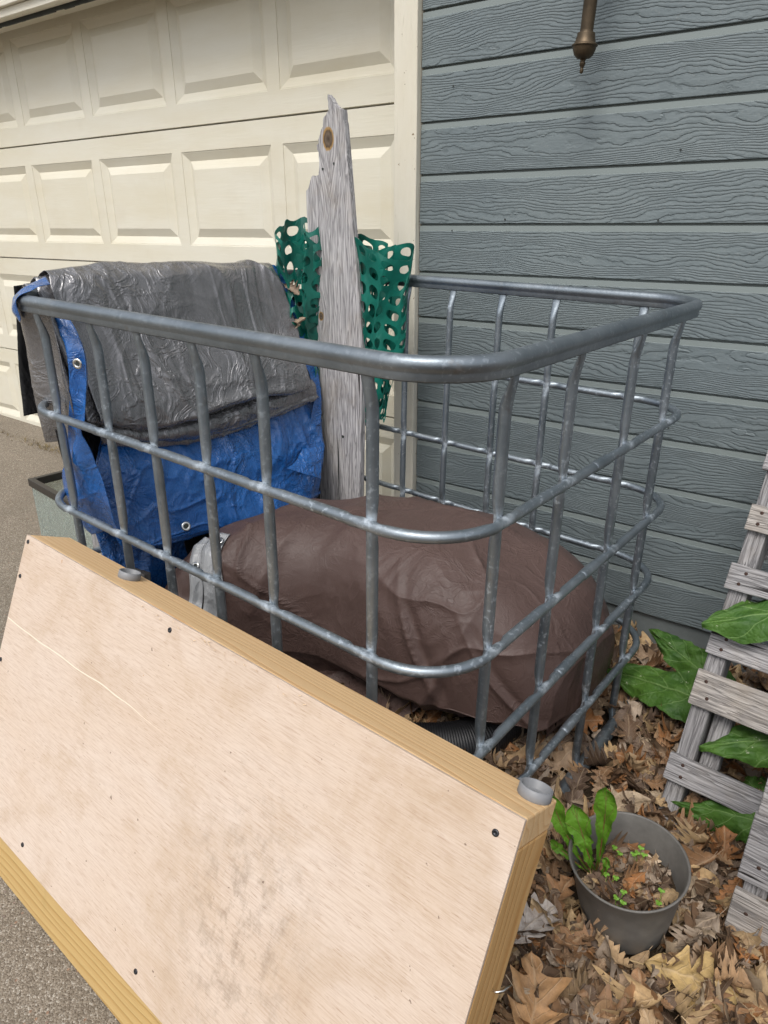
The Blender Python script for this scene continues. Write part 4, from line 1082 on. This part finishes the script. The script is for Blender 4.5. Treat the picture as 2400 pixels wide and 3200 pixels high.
for k in range(85):
    a = rr.uniform(0, 6.28); r = .066 * math.sqrt(rr.random()); sp.append((r * math.cos(a), r * math.sin(a) - .004, .098 + rr.random() * .016, rr.uniform(.032, .062), .4, rr.randrange(10 ** 6)))
litter('pot_leaf_litter', sp, None, None, pot)

def blade(name, base, tip, wid, bendv, mat, parent, seed, jag=.5, M=None, nu=48, nv=4, ribmat=None):
    """dandelion leaf along a bent line from base to tip"""
    base, tip, bv = Vector(base), Vector(tip), Vector(bendv); V, F, UV = [], [], []
    mid = (base + tip) / 2 + bv; P = [base, (base + mid) / 2 + bv * .3, mid, (mid + tip) / 2 + bv * .35, tip]
    viewn = Vector((.442, -.685, 1.2)) - base; 
    for i in range(nu + 1):
        u = i / nu; p = spline(P, u); t = (spline(P, min(1, u + .02)) - spline(P, max(0, u - .02))).normalized()
        s = t.cross(Vector((.15, -.8, .55))).normalized(); n = s.cross(t)
        env = (u ** 1.5) * (1 - max(0, (u - .72) / .28) ** 2.2) ** .5 * 1.15 + .05
        for j in range(-nv, nv + 1):
            v = j / nv; tooth = ((u * 8 + (.3 if v > 0 else 0)) % 1.0)
            wd = wid * env * (1 - jag * tooth * (1.15 - u)) * (1 + .08 * math.sin(u * 30 + seed))
            V.append(p + s * v * wd + n * (wid * .30 * v * v + .0022 * math.sin(u * 22 + seed + v * 2)) - t * abs(v) * wd * .35 * jag); UV.append((u * .9, v * .8))
    w_ = 2 * nv + 1
    for i in range(nu):
        for j in range(w_ - 1): a = i * w_ + j; F.append((a, a + w_, a + w_ + 1, a + 1))
    o = mesh(name, V, F, mat, parent, True, M, UV)
    rib = [spline(P, i / 20) for i in range(19)]; V, F = [], []; sweep(V, F, rib, lambda i: (.0017 * (1 - i / 22), .0014 * (1 - i / 22), 0, -.0006), 6)
    mesh('midrib', V, F, REDST, o, True)
    return o
dr = Vector((.168, .272, .108))
dan = empty('dandelion', tuple(dr), 'dandelion with four upright toothed leaves rooted at the left side of the pot', 'dandelion')
rel = lambda p: tuple(Vector(p) - dr)
blade('leaf_blade', rel((.166, .272, .105)), rel((.072, .262, .243)), .0200, (-.004, -.004, -.006), DAND, dan, 1, .30)
blade('leaf_blade', rel((.170, .274, .105)), rel((.112, .270, .240)), .0265, (.010, -.010, -.004), DAND, dan, 2, .50)
blade('leaf_blade', rel((.171, .272, .105)), rel((.166, .265, .318)), .0225, (.006, -.005, .004), DAND, dan, 3, .22)
blade('leaf_blade', rel((.165, .268, .105)), rel((.085, .262, .135)), .0120, (.0, -.01, .014), DAND, dan, 4, .75)
blade('leaf_blade', rel((.172, .272, .105)), rel((.188, .258, .178)), .0085, (.008, -.004, .0), DAND, dan, 5, .8)
rc = random.Random(5)
for ci, (cx, cy, n, lab) in enumerate(((.225, .332, 4, 'tiny light green clover sprigs at the back wall of the pot'), (.196, .262, 2, 'tiny clover sprigs beside the dandelion stalks'), (.228, .222, 3, 'bright clover cluster at the front of the pot'), (.285, .276, 2, 'tiny clover sprig by the right wall of the pot'), (.180, .322, 2, 'small clover sprig behind the dandelion'))):
    V, F = [], []
    for k in range(n):
        x, y = rc.gauss(0, .007), rc.gauss(0, .007); h = .012 + rc.uniform(0, .012)
        s0 = len(V); sweep(V, F, [Vector((x * .4, y * .4, -.006)), Vector((x, y, h))], lambda i: (.0006, .0006, 0, 0), 5)
        for q in range(3):
            a = q * 2.094 + rc.uniform(0, 1); c = Vector((x + .0032 * math.cos(a), y + .0032 * math.sin(a), h + .0005)); m0 = len(V)
            for z_ in range(8):
                b = z_ * math.pi / 4; rad = .0034 * (1 - .35 * (z_ == 0)); V.append(c + Vector((rad * math.cos(b + a), rad * math.sin(b + a), .0008 * math.cos(2 * b))))
            F.append(tuple(m0 + z_ for z_ in range(8)))
    o = mesh('clover_sprig', V, F, CLOV, None, False); o.location = (cx, cy, .124); tag(o, lab, 'clover', 'clover sprigs in the pot')

# ------------------------------------------------------------------ burdock
def big_leaf(name, parent, base, tip, wid, nrm, seed, ruffle=.02, cup=.3, droop=.0, origin=(0, 0, 0)):
    base, tip = Vector(base) - Vector(origin), Vector(tip) - Vector(origin); V, F, UV = [], [], []; nu, nv = 56, 22
    ax = (tip - base); Lg = ax.length; t = ax.normalized(); n = Vector(nrm); n = (n - t * n.dot(t)).normalized(); s = t.cross(n)
    for i in range(nu + 1):
        u = i / nu
        for j in range(-nv, nv + 1):
            v = j / nv
            env = (math.sin(math.pi * min(1, (u * .97 + .03)) ** .62) ** .62) * (1 - .15 * u)
            back = -.16 * (abs(v) ** 1.5) * (1 - u) ** 2      # heart-shaped base
            ed = 1 + .05 * math.sin(u * 34 + seed + (1.3 if v > 0 else 0)) * abs(v) + .03 * math.sin(u * 71 + seed * 2) * abs(v)
            y = v * wid * env * ed
            z = -cup * (v * v) * wid + ruffle * (abs(v) ** 2) * math.sin(u * 13 + seed + (2 if v > 0 else 0)) + ruffle * .5 * math.sin(u * 29 + seed * 3 + v * 3) * abs(v)
            z += -droop * u * u + .03 * Lg * noise.noise(Vector((u * 3, v * 3, seed)))
            z += .003 * (abs(math.sin((u * 5 - abs(v) * 1.4) * math.pi)) - .5)
            V.append(base + t * ((u + back) * Lg) + s * y + n * z); UV.append((u, v))
    w_ = 2 * nv + 1
    for i in range(nu):
        for j in range(w_ - 1): a = i * w_ + j; F.append((a, a + w_, a + w_ + 1, a + 1))
    return mesh(name, V, F, BURD, parent, True, None, UV)
BO = Vector((.42, .90, 0))
bd = empty('burdock_plant', tuple(BO), 'large leafed burdock plant growing behind the pallets by the wall', 'plant')
leaves = [ # base, tip, half width, normal, seed, ruffle, cup, droop
    ((.44, .84, .53), (.165, .715, .44), .085, (-.15, -.50, 1), 1, .010, .22, .02),
    ((.20, .86, .15), (-.085, .92, .09), .068, (.05, -.55, .85), 2, .012, .12, .01),
    ((.19, .93, .16), (-.01, 1.00, .20), .050, (.2, -.9, .5), 6, .012, .25, .0),
    ((.46, .78, .25), (.225, .655, .185), .062, (-.1, -.55, 1), 3, .012, .25, .02),
    ((.41, .60, .115), (.205, .585, .070), .045, (-.05, -.55, .9), 4, .014, .75, .02),
    ((.42, .76, .06), (.27, .70, .04), .06, (0, -.6, 1), 5, .012, .3, .01),
    ((.50, .92, .20), (.28, .93, .14), .08, (0, -.7, .8), 7, .02, .3, .02)]
for (b, t, wd, nr, sd_, rf, cu, dr_) in leaves:
    lf = big_leaf('leaf_blade', bd, b, t, wd, nr, sd_, rf, cu, dr_, BO)
    V, F = [], []; r0 = Vector((.46, .90, .0)) - BO; b0 = Vector(b) - BO
    pts = [spline([r0, (r0 + b0) / 2 + Vector((.02, 0, .06)), b0], i / 14) for i in range(15)]
    sweep(V, F, pts, lambda i: (.006, .005, 0, 0), 8); mesh('leaf_stalk', V, F, STEM, bd, True)

# grass and moss in the crack at the foot of the garage door
V, F = [], []; rg = random.Random(9)
for k in range(420):
    u = rg.uniform(-4.2, -2.6) if k % 3 else rg.gauss(-3.3, .12); p = HM @ Vector((u, -.01 + rg.gauss(0, .02), 0)); h = rg.uniform(.006, .02); a = rg.uniform(0, 6.28)
    n = len(V); d = Vector((math.cos(a), math.sin(a), 0)); V += [(p.x, p.y, .0), (p.x + d.y * .004, p.y - d.x * .004, .0), (p.x + d.x * h, p.y + d.y * h, h)]; F.append((n, n + 1, n + 2))
o = mesh('crack_grass', V, F, mat_plain('dry_moss', (.16, .12, .05), .9, var=.5, scale=3), None, False)
tag(o, 'dry grass and moss tufts along the crack below the garage door', 'grass', kind='stuff')
